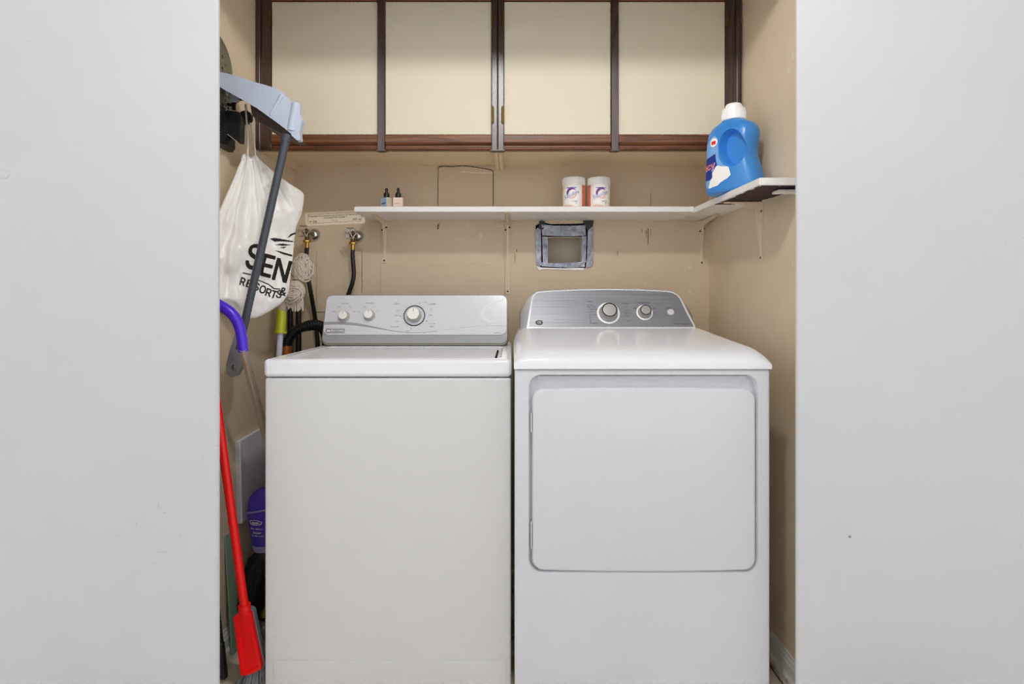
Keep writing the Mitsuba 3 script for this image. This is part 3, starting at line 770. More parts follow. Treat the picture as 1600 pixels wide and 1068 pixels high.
def dknob(px, py, r, h, fx, fy):
    x, y = hit(px, py, MQ)
    A = MQ @ np.array([[1, 0, 0, x], [0, 1, 0, y], [0, 0, 1, 0], [0, 0, 0, 1.0]])
    k = obj('knob', put(lathe([(r * 1.06, 0), (r * 1.06, 0.003), (r * 1.0, 0.008), (r * 0.95, h - 0.002), (r * 0.92, h)], 44), A), 'knob_metal', t, 40)
    obj('cap', put(lathe([(r * 0.76, h - 0.002), (r * 0.76, h + 0.0008), (r * 0.72, h + 0.0012)], 44), A), 'knob_metal', k, 40)
    rg = man(lathe([(r * 0.90, h - 0.003), (r * 0.90, h + 0.0004), (r * 0.87, h + 0.0006)], 44)) - m3.Manifold.cylinder(0.02, r * 0.76, r * 0.76, 44).translate([0, 0, h - 0.01])
    obj('band', put(rg, A), 'print_black', k, 40, label='dark line around the knob face')
    o = man(lathe([(r * 1.36, 0), (r * 1.36, 0.0012), (r * 1.32, 0.0018)], 50)) - m3.Manifold.cylinder(0.02, r * 1.12, r * 1.12, 44).translate([0, 0, -0.01])
    obj('skirt_ring', put(o, A), 'cap_white', t, 40, label='white ring printed around the knob')
    return A


dknob(950.5, 489.0, 0.0300, 0.031, 0, 0)
dknob(1007, 488, 0.0215, 0.025, 0, 0)
x, y = hit(1048, 487.5, MQ)
obj('start_button', put(lathe([(0.0125, 0), (0.0125, 0.002), (0.0105, 0.0045), (0.008, 0.005)], 30), MQ @ np.array([[1, 0, 0, x], [0, 1, 0, y], [0, 0, 1, 0], [0, 0, 0, 1.0]])), 'start_green' if False else 'lid_white', t, 40, label='round pale start button')
tl = []
for s, px, py, h, al in (('TIMED DRY', 917, 471, 0.0028, 'l'), ('COTTONS', 917, 476.5, 0.0034, 'l'), ('MIXED LOADS', 917, 479.5, 0.0034, 'l'), ('EASY CARE', 922, 483, 0.0040, 'l'), ('DELICATES', 919, 487, 0.003, 'l'),
                         ('More Dry', 972, 474, 0.0040, 'l'), ('Normal', 974, 479, 0.0034, 'l'), ('Less Dry', 977, 485, 0.003, 'l'), ('Sensor Dry', 975, 489, 0.0036, 'l'), ('Damp', 977, 493.5, 0.003, 'l'), ('Fluff', 980, 501, 0.0036, 'l'),
                         ('TEMPERATURE', 1004.5, 472.8, 0.0048, 'c'), ('Low', 997, 477.5, 0.003, 'r'), ('HIGH', 995, 481.2, 0.004, 'r'), ('LOW', 1019, 481.4, 0.004, 'l'), ('START', 1045, 481, 0.0044, 'c'), ('heavy duty extra large capacity', 1076, 506, 0.0026, 'r')):
    x, y = hit(px, py, MQ)
    tl.append(txt(s, x, y, h, MQ, al))
for (ax, ay), (bx_, by) in (((920, 491.2), (934, 491.2)), ((921.5, 492), (923, 504.8)), ((922, 504.6), (934, 504.6))):
    p, q = np.array(hit(ax, ay, MQ)), np.array(hit(bx_, by, MQ))
    d = (q - p) / np.linalg.norm(q - p); nn = np.array([-d[1], d[0]]) * 0.0006
    tl.append(put(ext(Polygon([p + nn, p - nn, q - nn, q + nn]), 0.0005), MQ))
obj('lettering', tl, 'print_dark', t, False, kind='stuff')

# ------------------------------------------------------------------ blue jug on the side shelf
t = thing('detergent_jug', 'big blue laundry detergent jug with a white cap on the side shelf', 'detergent jug')
zb0 = ZS + 0.0145
e1 = np.array([0.60, -0.80, 0]); e1 /= np.linalg.norm(e1)      # length, towards the handle end
e2 = np.array([-e1[1], e1[0], 0]) * -1                            # broad face with the label (towards the room)
if e2[1] > 0:
    e2 = -e2
JC = np.array([0.708, 1.880, zb0])
JH = 0.232
hz = np.array([0, 0.006, 0.02, 0.06, 0.10, 0.14, 0.17, 0.195, 0.212, 0.224, 0.230])
am = np.array([0.080, 0.086, 0.0885, 0.0875, 0.086, 0.085, 0.084, 0.079, 0.066, 0.046, 0.034])
bm = np.array([0.044, 0.049, 0.051, 0.051, 0.050, 0.050, 0.049, 0.046, 0.040, 0.033, 0.030])
shift = np.array([0, 0, 0, 0.0, 0, 0, 0, 0.001, 0.001, 0.0, 0.0])
from scipy.interpolate import PchipInterpolator as PCI
fa, fb = PCI(hz, am), PCI(hz, bm)


def jug_surf(th, z, off=0.0):
    a, b = fa(np.clip(z, 0, 0.23)) + off, fb(np.clip(z, 0, 0.23)) + off
    p = 2 / 2.9
    c, s = np.cos(th), np.sin(th)
    x, y = a * np.sign(c) * np.abs(c) ** p, b * np.sign(s) * np.abs(s) ** p
    dip = 0.013 * np.exp(-((z - 0.125) / 0.042) ** 2) - 0.010 * np.exp(-(z / 0.05) ** 2)
    x = x - dip * np.clip(c, 0, 1) ** 2
    y = y * (1 - 0.30 * np.exp(-((z - 0.135) / 0.05) ** 2) * np.clip((c - 0.72) / 0.28, 0, 1))
    return x, y


def jug_world(x, y, z):
    return JC + np.outer(x, e1) + np.outer(y, e2) + np.outer(z, [0, 0, 1])


th = np.linspace(0, 2 * np.pi, 97)[:-1]
zz = np.concatenate([[0, 0.002, 0.006, 0.012], np.linspace(0.02, 0.2, 30), np.linspace(0.204, 0.23, 12)])
rings = []
for z in zz:
    x, y = jug_surf(th, z); rings.append(np.c_[x, y, np.full(len(th), z)])
v = np.vstack(rings + [[[0, 0, 0]], [[0, 0, 0.23]]]); m_ = len(th); f = []
for i in range(len(zz) - 1):
    for j in range(m_):
        q = (i * m_ + j, i * m_ + (j + 1) % m_, (i + 1) * m_ + (j + 1) % m_, (i + 1) * m_ + j)
        f += [[q[0], q[1], q[2]], [q[0], q[2], q[3]]]
for j in range(m_):
    f += [[len(v) - 2, (j + 1) % m_, j], [len(v) - 1, (len(zz) - 1) * m_ + j, (len(zz) - 1) * m_ + (j + 1) % m_]]
jug = man(trimesh.Trimesh(v, f, process=False))
# deep hand pocket in each broad face, leaving a bail-shaped handle at the end
ell = affinity.rotate(affinity.scale(Point(0, 0).buffer(1, quad_segs=20), 0.037, 0.054), 14)
big = affinity.scale(ell, 1.22, 1.16)
for s in (1, -1):
    pkt = m3.Manifold.hull(ext(ell, 0.001) + ext(big, 0.001).translate([0, 0, 0.045]))
    A = np.eye(4); A[:3, :3] = np.array([[1, 0, 0], [0, 0, s], [0, 1, 0]]).astype(float)
    A[:3, 3] = [0.024, s * 0.016, 0.135]
    w_ = put(pkt, A)
    jug = jug - w_
# grip groove around the handle end
gr_ = m3.Manifold.cylinder(0.08, 0.020, 0.020, 24).translate([0.100, 0, 0.10])
def jugM(m):
    A = np.eye(4); A[:3, 0], A[:3, 1], A[:3, 2], A[:3, 3] = e1, e2, [0, 0, 1], JC
    return A
JM = jugM(0)
if np.linalg.det(JM[:3, :3]) < 0:
    JMf = True
else:
    JMf = False


def jput(mesh):
    m = tm(mesh).copy(); v = JC + m.vertices @ np.array([e1, e2, [0, 0, 1]])
    return trimesh.Trimesh(v, m.faces[:, ::-1] if JMf else m.faces, process=False)


obj('bottle', jput(jug), 'jug_blue', t, 40)
cap = lathe([(0.030, 0.229), (0.036, 0.231), (0.0365, 0.262), (0.034, 0.268), (0.026, 0.269), (0.0255, 0.279), (0.022, 0.283)], 48)
ribs = [rod([0.0365 * math.cos(a), 0.0365 * math.sin(a), 0.235], [0.0362 * math.cos(a), 0.0362 * math.sin(a), 0.260], 0.0008, seg=6) for a in np.linspace(0, 2 * np.pi, 36, endpoint=False)]
obj('cap', jput(join([cap] + ribs)), 'cap_white', t, 40)
TH0 = math.radians(109)


def jl(poly, off, th_scale=0.075):
    def fn(x, y, z):
        thh = TH0 - x / th_scale * 1.0
        X, Y = jug_surf(thh, y, off + z)
        return JC + np.outer(X, e1) + np.outer(Y, e2) + np.outer(y, [0, 0, 1])
    m = tm(ext(poly, 0.0003)) if not hasattr(poly, 'faces') else poly
    m = wrap(m, fn, 0.005)
    if not JMf:
        m.invert()
    return m


lab = Polygon([(-0.07, 0.03), (-0.02, 0.024), (0.012, 0.030), (0.03, 0.055), (0.022, 0.082), (0.012, 0.11), (0.010, 0.15), (0.008, 0.172), (0.0, 0.181), (-0.012, 0.178), (-0.03, 0.165), (-0.07, 0.16)]).buffer(0.003)
lk = obj('label', jl(lab, 0.0004), 'label_sky', t, False, label='printed front label')
obj('print', jl(Polygon([(-0.07, 0.045), (0.000, 0.045), (0.016, 0.075), (0.008, 0.10), (0.006, 0.125), (-0.02, 0.118), (-0.07, 0.115)]), 0.0009), 'label_navy', lk, False)
obj('print', jl(Polygon([(-0.016, 0.022), (0.012, 0.026), (0.031, 0.050), (0.027, 0.073), (0.012, 0.082), (0.0, 0.065), (0.002, 0.050), (-0.008, 0.042)]).buffer(0.010).buffer(-0.006), 0.0013), 'label_white', lk, False, label='white cloud shape')
obj('print', jl(Point(-0.002, 0.163).buffer(0.014), 0.0011), 'label_white', lk, False)
obj('print', jl(sbox(-0.010, 0.156, 0.007, 0.167), 0.0016), 'label_red', lk, False)
tw = txt('Fleecy', 0.006, 0.092, 0.022, None, 'r', 0.0004, True, 6)
obj('print', jl(tw, 0.0018), 'label_white', lk, False)
tw = txt('Fleecy', 0.005, 0.0925, 0.021, None, 'r', 0.0004, False, 6)
obj('print', jl(tw, 0.0024), 'label_red', lk, False)

# ------------------------------------------------------------------ two canisters
SHY = ZS + 0.0205


def canister(px, label, turn):
    d = 2.285
    x = (px - CX) / F * d
    t = thing('wipes_canister', label, 'canister', 'white canisters on the long shelf')
    R, H = 0.0435, 0.125
    A = np.eye(4); A[:3, 3] = [x, d, SHY]
    obj('jar', put(lathe([(R - 0.003, 0), (R - 0.0006, 0.002), (R - 0.0006, H - 0.028), (R - 0.004, H - 0.024)], 56), A), 'canister_white', t, 40)
    obj('lid', put(lathe([(R + 0.0008, H - 0.028), (R + 0.0012, H - 0.026), (R + 0.0012, H - 0.006), (R - 0.001, H - 0.001), (R - 0.006, H)], 56), A), 'cap_white', t, 40)

    def cyl(off):
        def fn(xx, yy, zz):
            a = xx / R + math.radians(turn) + math.atan2(x, d) * -1
            r = R + off + zz
            return np.c_[x + r * np.sin(a), d - r * np.cos(a), SHY + yy]
        return fn
    ct = lambda m, off: wrap(m if hasattr(m, 'faces') else tm(ext(m, 0.0003)), cyl(off), 0.004)
    lk = obj('label', ct(sbox(-0.030, 0.004, 0.030, H - 0.031), 0.0), 'label_white', t, False, label='white printed label with a purple logo')
    obj('side_print', ct(sbox(*((0.044, 0.003, 0.064, H - 0.031) if turn < 0 else (-0.064, 0.003, -0.044, H - 0.031))), 0.0), 'label_salmon', t, False, label='salmon side band')
    cres = Point(0, 0.062).buffer(0.020, quad_segs=16).difference(Point(0.006, 0.056).buffer(0.0185, quad_segs=16))
    obj('print', ct(cres, 0.0005), 'label_purple', lk, False)
    cres2 = Point(0.002, 0.058).buffer(0.019, quad_segs=16).difference(Point(-0.003, 0.063).buffer(0.0185, quad_segs=16))
    obj('print', ct(cres2, 0.0005), 'label_pink', lk, False)
    obj('print', ct(txt('Resolve', -0.0005, 0.0565, 0.0140, None, 'c', 0.0004, True, 22, 0.84), 0.0008), 'label_blue', lk, False)
    obj('print', ct(txt('Resolve', -0.0012, 0.0567, 0.0128, None, 'c', 0.0004, False, 22, 0.84), 0.0014), 'cap_white', lk, False)
    obj('print', ct(sbox(-0.020, 0.080, 0.022, 0.083), 0.0005), 'label_blue', lk, False)
    obj('print', ct(join([txt('WIPES', 0.012, 0.030, 0.005, None), txt('75', 0.018, 0.023, 0.005, None)]), 0.0006), 'print_grey', lk, False)
    obj('print', ct(Polygon([(-0.03, 0.004), (0.018, 0.004), (0.006, 0.014), (-0.014, 0.019), (-0.03, 0.016)]), 0.0005), 'label_pink', lk, False)


canister(896.5, 'white canister with a purple logo on the long shelf, farther from the blue jug', -12)
canister(935.5, 'white canister with a purple logo on the long shelf, nearer the blue jug', 12)

# ------------------------------------------------------------------ two dropper bottles


def dropper(px, d, label, rot, mats, h):
    x = (px - CX) / F * d
    t = thing('dropper_bottle', label, 'bottle', 'small dropper bottles on the long shelf')
    A = np.eye(4); c, s = math.cos(rot), math.sin(rot)
    A[:3, :3] = [[c, -s, 0], [s, c, 0], [0, 0, 1]]; A[:3, 3] = [x, d, SHY]
    w, dp_ = 0.0185, 0.0135
    obj('bottle', put(rb(-w, w, -dp_, dp_, 0, h, 0.003), A), mats[0], t, 40)
    lk = obj('label', put(cb(-w + 0.001, w - 0.001, -dp_ - 0.0008, -dp_ + 0.001, 0.006, h - 0.002, 0.0003), A), mats[1], t, False)
    obj('print', put(join([txt('serum', 0, h * 0.52, 0.006, None, 'c', 0.0005, True)]), A @ fr([0, -dp_ - 0.0008, 0], [1, 0, 0], [0, 0, 1])), mats[2], lk, False)
    obj('cap', put(lathe([(0.0108, h), (0.0112, h + 0.002), (0.0108, h + 0.017), (0.006, h + 0.019), (0.0052, h + 0.022), (0.0056, h + 0.034), (0.003, h + 0.038)], 24), A), 'black_plastic', t, 40)


dropper(604, 2.27, 'small dropper bottle with a pale blue label on the long shelf', -0.70, ('bottle_clear', 'bottle_blue', 'label_navy'), 0.047)
dropper(622.3, 2.27, 'small dropper bottle with a pale pink label on the long shelf', 0.02, ('bottle_pink', 'bottle_pink', 'label_orange'), 0.047)

# ------------------------------------------------------------------ valve sticker
t = thing('valve_sign', 'printed cream paper sign with ON and OFF arrows above the water valves', 'sign')
MS = fr([vx(523.5), YB - 0.0003, vz(340.5)], [math.cos(0.052), 0, math.sin(0.052)], [0, 0, 1])
hwS, hhS = 0.1215, 0.0275
obj('paper', put(cb(-hwS, hwS, -hhS, hhS, 0, 0.0012, 0.0002), MS), 'sticker', t, False)
MS2 = MS @ np.array([[1, 0, 0, 0], [0, 1, 0, 0], [0, 0, 1, 0.0011], [0, 0, 0, 1.0]])
bd_ = sbox(-0.110, -0.018, 0.108, 0.0195)
tl = [put(ext(bd_.difference(bd_.buffer(-0.0011, join_style=2)), 0.0005), MS2), txt('REMEMBER TO TURN WASHING MACHINE VALVES OFF AFTER', 0, 0.0105, 0.0043, MS2, bold=True, sx=1.18),
      txt('FINISHING YOUR LAUNDRY', 0, 0.002, 0.0043, MS2, bold=True, sx=1.15), txt('PLEASE!', 0, -0.0105, 0.0042, MS2), txt('ON', -0.083, -0.0105, 0.0075, MS2, bold=True), txt('OFF', 0.081, -0.0095, 0.0075, MS2, bold=True)]
for s, x in ((-1, -0.0985), (1, 0.0985)):
    tl.append(put(ext(Polygon([(x + s * 0.006, -0.010), (x, -0.007), (x, -0.0094), (x - s * 0.006, -0.0094), (x - s * 0.006, -0.0106), (x, -0.0106), (x, -0.013)]), 0.0005), MS2))
obj('lettering', tl, 'print_black', t, False, kind='stuff')

# ------------------------------------------------------------------ water valves and supply hoses


def valve(px, py, d_handle, label, hose_pts, hose_label):
    w = W(px, py, YB); x, z = w[0], w[2]
    t = thing('water_valve', label, 'valve', None)
    A = fr([x, YB, z], [1, 0, 0], [0, 0, 1])          # z out of the wall
    obj('escutcheon', put(lathe([(0.027, 0), (0.0268, 0.004), (0.0235, 0.013), (0.015, 0.020), (0.009, 0.022)], 40), A), 'chrome', t, 50)
    L = YB - d_handle
    obj('valve_body', [put(lathe([(0.0075, 0.010), (0.0075, L - 0.05), (0.012, L - 0.048), (0.013, L - 0.028), (0.009, L - 0.024), (0.006, L - 0.004)], 24), A),
                       rod([x, YB - L + 0.04, z], [x + 0.0, YB - L + 0.04, z - 0.032], 0.009, 0.009)], 'old_brass', t, 40)
    # six-lobed wheel handle
    ph = np.linspace(0, 2 * np.pi, 72, endpoint=False)
    rr = 0.0205 + 0.0030 * np.cos(6 * ph)
    ringp = np.c_[rr * np.cos(ph), rr * np.sin(ph), np.full(72, L)]
    hk = [put(tube(ringp, 0.0024, 8, closed=True), A), put(lathe([(0.006, L - 0.006), (0.006, L + 0.003), (0.003, L + 0.006)], 16), A)]
    for k_ in range(6):
        a = k_ * np.pi / 3
        hk.append(put(rod([0.004 * math.cos(a), 0.004 * math.sin(a), L], [0.020 * math.cos(a), 0.020 * math.sin(a), L], 0.0018, seg=8), A))
    obj('wheel_handle', hk, 'chrome', t, 50, label='scalloped metal wheel')
    yb2 = YB - L + 0.04
    obj('hose_nut', put(lathe([(0.0115, 0), (0.0165, 0.002), (0.0165, 0.008), (0.012, 0.012)], 8), np.array([[1, 0, 0, x], [0, 1, 0, yb2], [0, 0, 1, z - 0.040], [0, 0, 0, 1.0]])), 'brass', t, 20)
    t2 = thing('supply_hose', hose_label, 'hose', None)
    obj('ferrule', rod([x, yb2, z - 0.040], [x, yb2, z - 0.062], 0.0085), 'brass', t2, 40, label='brass ferrule')
    pts = [[x, yb2, z - 0.058]] + [list(p) for p in hose_pts]
    obj('tube', tube(spline(pts, 50), 0.0085, 14), 'black_rubber', t2, 50)


valve(491, 366.5, 2.285, 'left water valve with scalloped wheel handle above the rope mop', [W(479, 410, 2.33), W(484, 448, 2.335), W(492, 494, 2.375), W(496, 530, 2.388), W(496, 600, 2.388)], 'black water hose running down behind the mop from the left valve')
valve(558.5, 369, 2.30, 'right water valve with scalloped wheel handle, nearer the shelf', [W(552, 412, 2.345), W(552, 436, 2.35), W(546, 455, 2.355), W(538, 480, 2.36), W(530, 540, 2.36)], 'black water hose curving down behind the washer from the right valve')

# ------------------------------------------------------------------ drain hose and standpipe
t = thing('drain_hose', 'thick ribbed black drain hose arching into a copper standpipe', 'hose')
pts = spline([W(447, 552, 2.20), W(447, 541, 2.20), W(452, 528, 2.20), W(464, 515, 2.205), W(480, 509, 2.22), W(495, 507.5, 2.25), W(505, 513, 2.28), W(511, 530, 2.315), W(513, 570, 2.32)], 420)
s_ = np.concatenate([[0], np.cumsum(np.linalg.norm(np.diff(pts, axis=0), axis=1))])
obj('tube', tube(pts, 0.0178 + 0.0030 * np.sin(s_ * 2 * np.pi / 0.0082), 20), 'black_rubber', t, True)
t = thing('standpipe', 'upright copper-brown drain pipe behind the washer, holding the ribbed hose', 'pipe')
c0 = W(447, 540, 2.20)
obj('pipe', man(rod([c0[0], 2.20, 0.0], [c0[0], 2.20, c0[2]], 0.0225, seg=28)) - man(rod([c0[0], 2.20, c0[2] - 0.06], [c0[0], 2.20, c0[2] + 0.02], 0.0212, seg=28)), 'copper', t, 40)

for px, ptop, d, lab in ((453.5, 470, 2.32, 'black pole standing in the corner behind the yellow-green mop grip'), (466.5, 470, 2.30, 'black pole standing behind the mop, nearer the washer console')):
    t = thing('black_pole', lab, 'pole', None)
    a = W(px, ptop, d)
    obj('shaft', rod([a[0], d, 0.02], [a[0], d, a[2]], 0.0105, seg=18, round_ends=0.004), 'black_plastic', t, 40)
    obj('end_cap', rod([a[0], d, 0.0], [a[0], d, 0.05], 0.0125, seg=18), 'black_rubber', t, 40)

# ------------------------------------------------------------------ rope mop (head up) in the back left corner
t = thing('rope_mop', 'upturned rope mop with grey-white yarn head, yellow-green grip and lilac pole', 'mop')
mt, mb = W(440.5, 480, 2.17), np.array([-0.853, 2.02, 0.0])
ax = (mb - mt) / np.linalg.norm(mb - mt)
g1 = W(438, 517, 2.17)
g1 = mt + ax * 0.095
obj('grip', rod(mt - ax * 0.02, g1, 0.0165, 0.0185, n=6), 'lime_plastic', t, 40, label='yellow-green plastic grip')
obj('flange', rod(g1 - ax * 0.008, g1 + ax * 0.002, 0.0225, 0.0225), 'lime_plastic', t, 30)
obj('pole', rod(g1, mb - ax * 0.15, 0.0105, n=4), 'lilac_pole', t, 40)
obj('grip', rod(mb - ax * 0.155, mb - ax * 0.012, 0.0125, 0.0135), 'lime_plastic', t, 40)
obj('end_cap', rod(mb - ax * 0.016, mb - ax * 0.002, 0.013, 0.010), 'black_rubber', t, 40)
strands = []
up, lo_ = W(474, 421, 2.20), W(460, 455, 2.15)
for k_ in range(230):
    top = k_ < 130
    c = up if top else lo_
    R = np.array([0.040, 0.032, 0.056]) if top else np.array([0.042, 0.030, 0.046])
    n_ = 14
    rad = nrg.uniform(0.15, 0.85)
    ph0 = nrg.uniform(0, 2 * np.pi)
    u_ = np.linspace(ph0, ph0 + nrg.uniform(1.2, 3.2) * nrg.choice([-1, 1]), n_)
    ecc = nrg.uniform(0.35, 1.0)
    q_ = np.c_[rad * np.cos(u_), 0 * u_, ecc * rad * np.sin(u_)]
    a_ = nrg.uniform(0, np.pi) if top else nrg.normal(0, 0.35)
    q_ = q_ @ np.array([[math.cos(a_), 0, math.sin(a_)], [0, 1, 0], [-math.sin(a_), 0, math.cos(a_)]])
    off = nrg.normal(size=2) * (0.30 if top else 0.13)
    q_[:, 0] += off[0]; q_[:, 2] += off[1]
    rr_ = np.sqrt(q_[:, 0] ** 2 + q_[:, 2] ** 2)
    q_[:, [0, 2]] *= np.minimum(1.05 / np.maximum(rr_, 1e-6), 1)[:, None]
    rr_ = np.minimum(rr_, 1.05)
    q_[:, 1] = -np.sqrt(np.clip(1.1 - rr_ ** 2 * 0.9, 0.02, 1)) - abs(nrg.normal(0, 0.12))
    strands.append(tube(spline(c + q_ * R, 18), 0.0027, 6))
for k_ in range(26):
    x_ = nrg.uniform(-0.7, 0.7)
    strands.append(tube(spline(np.array([lo_ + [x_ * 0.03, -0.02, 0.02], lo_ + [x_ * 0.042 + 0.004, -0.012, -0.02], lo_ + [x_ * 0.040 + 0.006, -0.004, -0.055 - nrg.uniform(0, 0.02)]]), 10), 0.0026, 6))
core = []
for c, R in ((up, (0.036, 0.024, 0.046)), (lo_, (0.037, 0.024, 0.040))):
    m = trimesh.creation.icosphere(3); m.apply_scale(R); m.apply_translation(c + [0, 0.006, 0]); core.append(m)
core.append(rod(lo_, mt, 0.022))
obj('yarn', strands + core, 'yarn', t, 60, kind='stuff', label='coiled grey-white cotton yarn')

# ------------------------------------------------------------------ things on the left wall: ironing board, black hanger
t = thing('ironing_board', 'perforated grey metal ironing board end hanging on the left wall, top left', 'ironing board')
zc_ = 1.795
bp = Polygon([(1.60, 1.58), (1.842, 1.58)] + [(1.721 + 0.121 * math.cos(a), zc_ + 0.098 * math.sin(a)) for a in np.linspace(0, np.pi, 24)])
holes = [Point(y, z).buffer(0.0042, quad_segs=3) for y in np.arange(1.62, 1.87, 0.036) for z in np.arange(1.60, 1.90, 0.036)] + [Point(y + 0.018, z + 0.018).buffer(0.0055, quad_segs=3) for y in np.arange(1.62, 1.87, 0.036) for z in np.arange(1.60, 1.90, 0.036)]
from shapely import union_all
inner = bp.buffer(-0.012)
bp2 = bp.difference(union_all([h for h in holes if inner.contains(h)]))
obj('plate', yz_ext(bp2, XL + 0.016, XL + 0.019), 'perforated_steel', t, False)
rimp = [(XL + 0.0175, y, z) for y, z in np.array(bp.exterior.coords)[:-1]]
obj('rim', tube(rimp, 0.004, 8, closed=True), 'perforated_steel', t, 50)
obj('standoff', rod([XL, 1.66, 1.62], [XL + 0.017, 1.66, 1.62], 0.006), 'black_plastic', t)
obj('standoff', [rod([XL, 1.82, 1.62], [XL + 0.017, 1.82, 1.62], 0.006)], 'black_plastic', t)

t = thing('wall_hanger', 'black plastic hanger rack on the left wall under the grey dustpan', 'hook')
hexp = Polygon([(x, z) for x, _, z in [W(*p, 1.80) for p in ((347, 178), (354, 171), (372, 174), (377, 181), (376, 222), (371, 222), (347, 203))]])
hx = xz_ext(hexp, 1.795, 1.825)
obj('holder', hx, 'black_plastic', t, False)
edge = [W(*p, 1.794) for p in ((376, 222), (371, 222), (347, 203), (347, 178), (354, 171), (372, 174))]
obj('edge', [rod(a, b, 0.0014, seg=8) for a, b in zip(edge[1:], edge[2:])] , 'steel_edge', t, label='thin pale edge of the holder')
wl = W(340, 205, 1.80)
obj('bracket', m3.Manifold.hull(bx(XL, XL + 0.012, 1.70, 1.86, 1.565, 1.70) + bx(XL + 0.0, XL + 0.03, 1.80, 1.84, 1.57, 1.66)), 'black_plastic', t, False)
cdisc = W(384, 184, 1.84)
obj('disc', put(lathe([(0.020, -0.008), (0.0215, -0.004), (0.0215, 0.004), (0.020, 0.008)], 28), fr(cdisc, [1, 0, 0], [0, 0, 1])), 'black_plastic', t, 40)
hookp = spline([W(352, 158, 1.82), W(368, 160, 1.815), W(378, 155, 1.82), W(384, 156, 1.825), W(388, 148, 1.83)], 24)
obj('hook', [tube(hookp, 0.0042, 10), rod([XL, 1.82, W(352, 158, 1.82)[2]], W(352, 158, 1.82), 0.005), rod(W(386, 185, 1.838), W(406, 176, 1.86), 0.003), rod(W(366, 174, 1.81), W(366, 158, 1.815), 0.005)], 'black_plastic', t, 40)
obj('clip', [tm(rb(*np.sort([W(350, 0, 1.81)[0], W(357, 0, 1.81)[0]]), 1.80, 1.815, *np.sort([W(0, 150, 1.81)[2], W(0, 139, 1.81)[2]]), 0.003)), tm(rb(*np.sort([W(361, 0, 1.81)[0], W(374, 0, 1.81)[0]]), 1.80, 1.815, *np.sort([W(0, 160, 1.81)[2], W(0, 148, 1.81)[2]]), 0.003))], 'dustpan_grey', t, label='two grey clips')

# ------------------------------------------------------------------ long-handled dustpan, hung pan up
t = thing('lobby_dustpan', 'grey long-handled dustpan hung pan up in front of the white bag', 'dustpan')
dA = 1.72
up_px = [(336, 110), (340, 111.5), (352, 114), (372, 119), (398, 128), (424, 135.5), (433, 138.5), (440, 142), (446, 150), (452, 157), (457, 158), (466, 160), (469, 163), (468, 178), (472, 186), (468, 204), (469, 216), (464, 217), (455, 209), (444, 200), (428, 188), (400, 168), (372, 152), (352, 141), (344, 136), (338, 127), (336, 124)]
fpoly = Polygon([(W(x, y, dA)[0], W(x, y, dA)[2]) for x, y in up_px])
front_sh = [(x, z) for x, z in fpoly.exterior.coords]
shell = xz_ext(fpoly, dA, dA + 0.004)
top_line = up_px[:19]
tlw = [W(x, y, dA) for x, y in top_line]
# upper wall of the pan: a strip running back from the front wall's upper edge
strip = []
for i_, (a, b) in enumerate(zip(tlw[:-1], tlw[1:])):
    dep_ = 0.16 if i_ < 5 else max(0.022, 0.16 - 0.03 * (i_ - 4))
    e = (b - a) / np.linalg.norm(b - a); nn = np.array([e[2], 0, -e[0]]) * -1
    dn = np.array([0, 0, -0.004])
    strip.append(m3.Manifold.hull_points(np.array([p + q + r_ for p in (a, b) for q in ([0, 0, 0], [0, dep_, -0.06 * dep_]) for r_ in ([0, 0, 0], dn)], np.float32)))
pan = m3.Manifold.batch_boolean([shell] + strip, m3.OpType.Add)
ridge = rod(W(440, 150, dA), W(424, 178, dA), 0.007, 0.004, seg=16, round_ends=0.006)
soc = rod(W(463, 162, dA + 0.006), W(455, 204, dA + 0.006), 0.0135, 0.0125, seg=20)
obj('pan', [pan, ridge], 'dustpan_grey', t, 30)
obj('socket', soc, 'dustpan_grey', t, 40)
inn = Polygon([(W(x, y, dA)[0], W(x, y, dA)[2]) for x, y in [(384, 158), (400, 167), (428, 187), (452, 206), (440, 206), (408, 192), (393, 183), (386, 172)]])
obj('rubber_lip', xz_ext(inn, dA + 0.03, dA + 0.15), 'dustpan_inside', t, False, label='dark serrated lip under the pan')
teeth = []
for k_ in range(14):
    u_ = k_ / 13
    c = W(400 + 40 * u_, 186 + 20 * u_, dA + 0.03)
    teeth.append(tm(bx(c[0] - 0.0018, c[0] + 0.0018, dA + 0.026, dA + 0.032, c[2] - 0.005, c[2] + 0.008)))
obj('tooth_comb', teeth, 'dustpan_inside', t, False)
pa, pb = W(448, 213, dA + 0.006), W(373, 545, dA + 0.03)
ax = (pb - pa) / np.linalg.norm(pb - pa)
obj('collar', rod(pa - ax * 0.006, pa + ax * 0.014, 0.0135, seg=20), 'pole_slate', t, 40)
obj('pole', rod(pa - ax * 0.004, pb, 0.0115, seg=20), 'pole_slate', t, 40, label='dark slate handle tube')
# flat grip with a hanging hole
G = fr(pb, [-ax[2] if ax[2] < 0 else ax[2], 0, ax[0] * 1.0] if False else np.cross(ax, [0, -1, 0]), -ax)
gp = Polygon([(-0.0135, 0.04), (0.0135, 0.04), (0.018, -0.01), (0.0195, -0.05), (0.014, -0.075), (0, -0.083), (-0.014, -0.075), (-0.0195, -0.05), (-0.018, -0.01)]).buffer(0.003)
gp = gp.difference(affinity.scale(Point(0, -0.056).buffer(0.0075), 0.85, 1.2))
gm = m3.Manifold.hull(ext(gp.convex_hull.buffer(-0.003), 0.022)) if False else ext(gp, 0.020)
obj('grip', put(gm.translate([0, 0, -0.010]), G), 'grip_grey', t, 40, label='grey grip with a hanging hole')

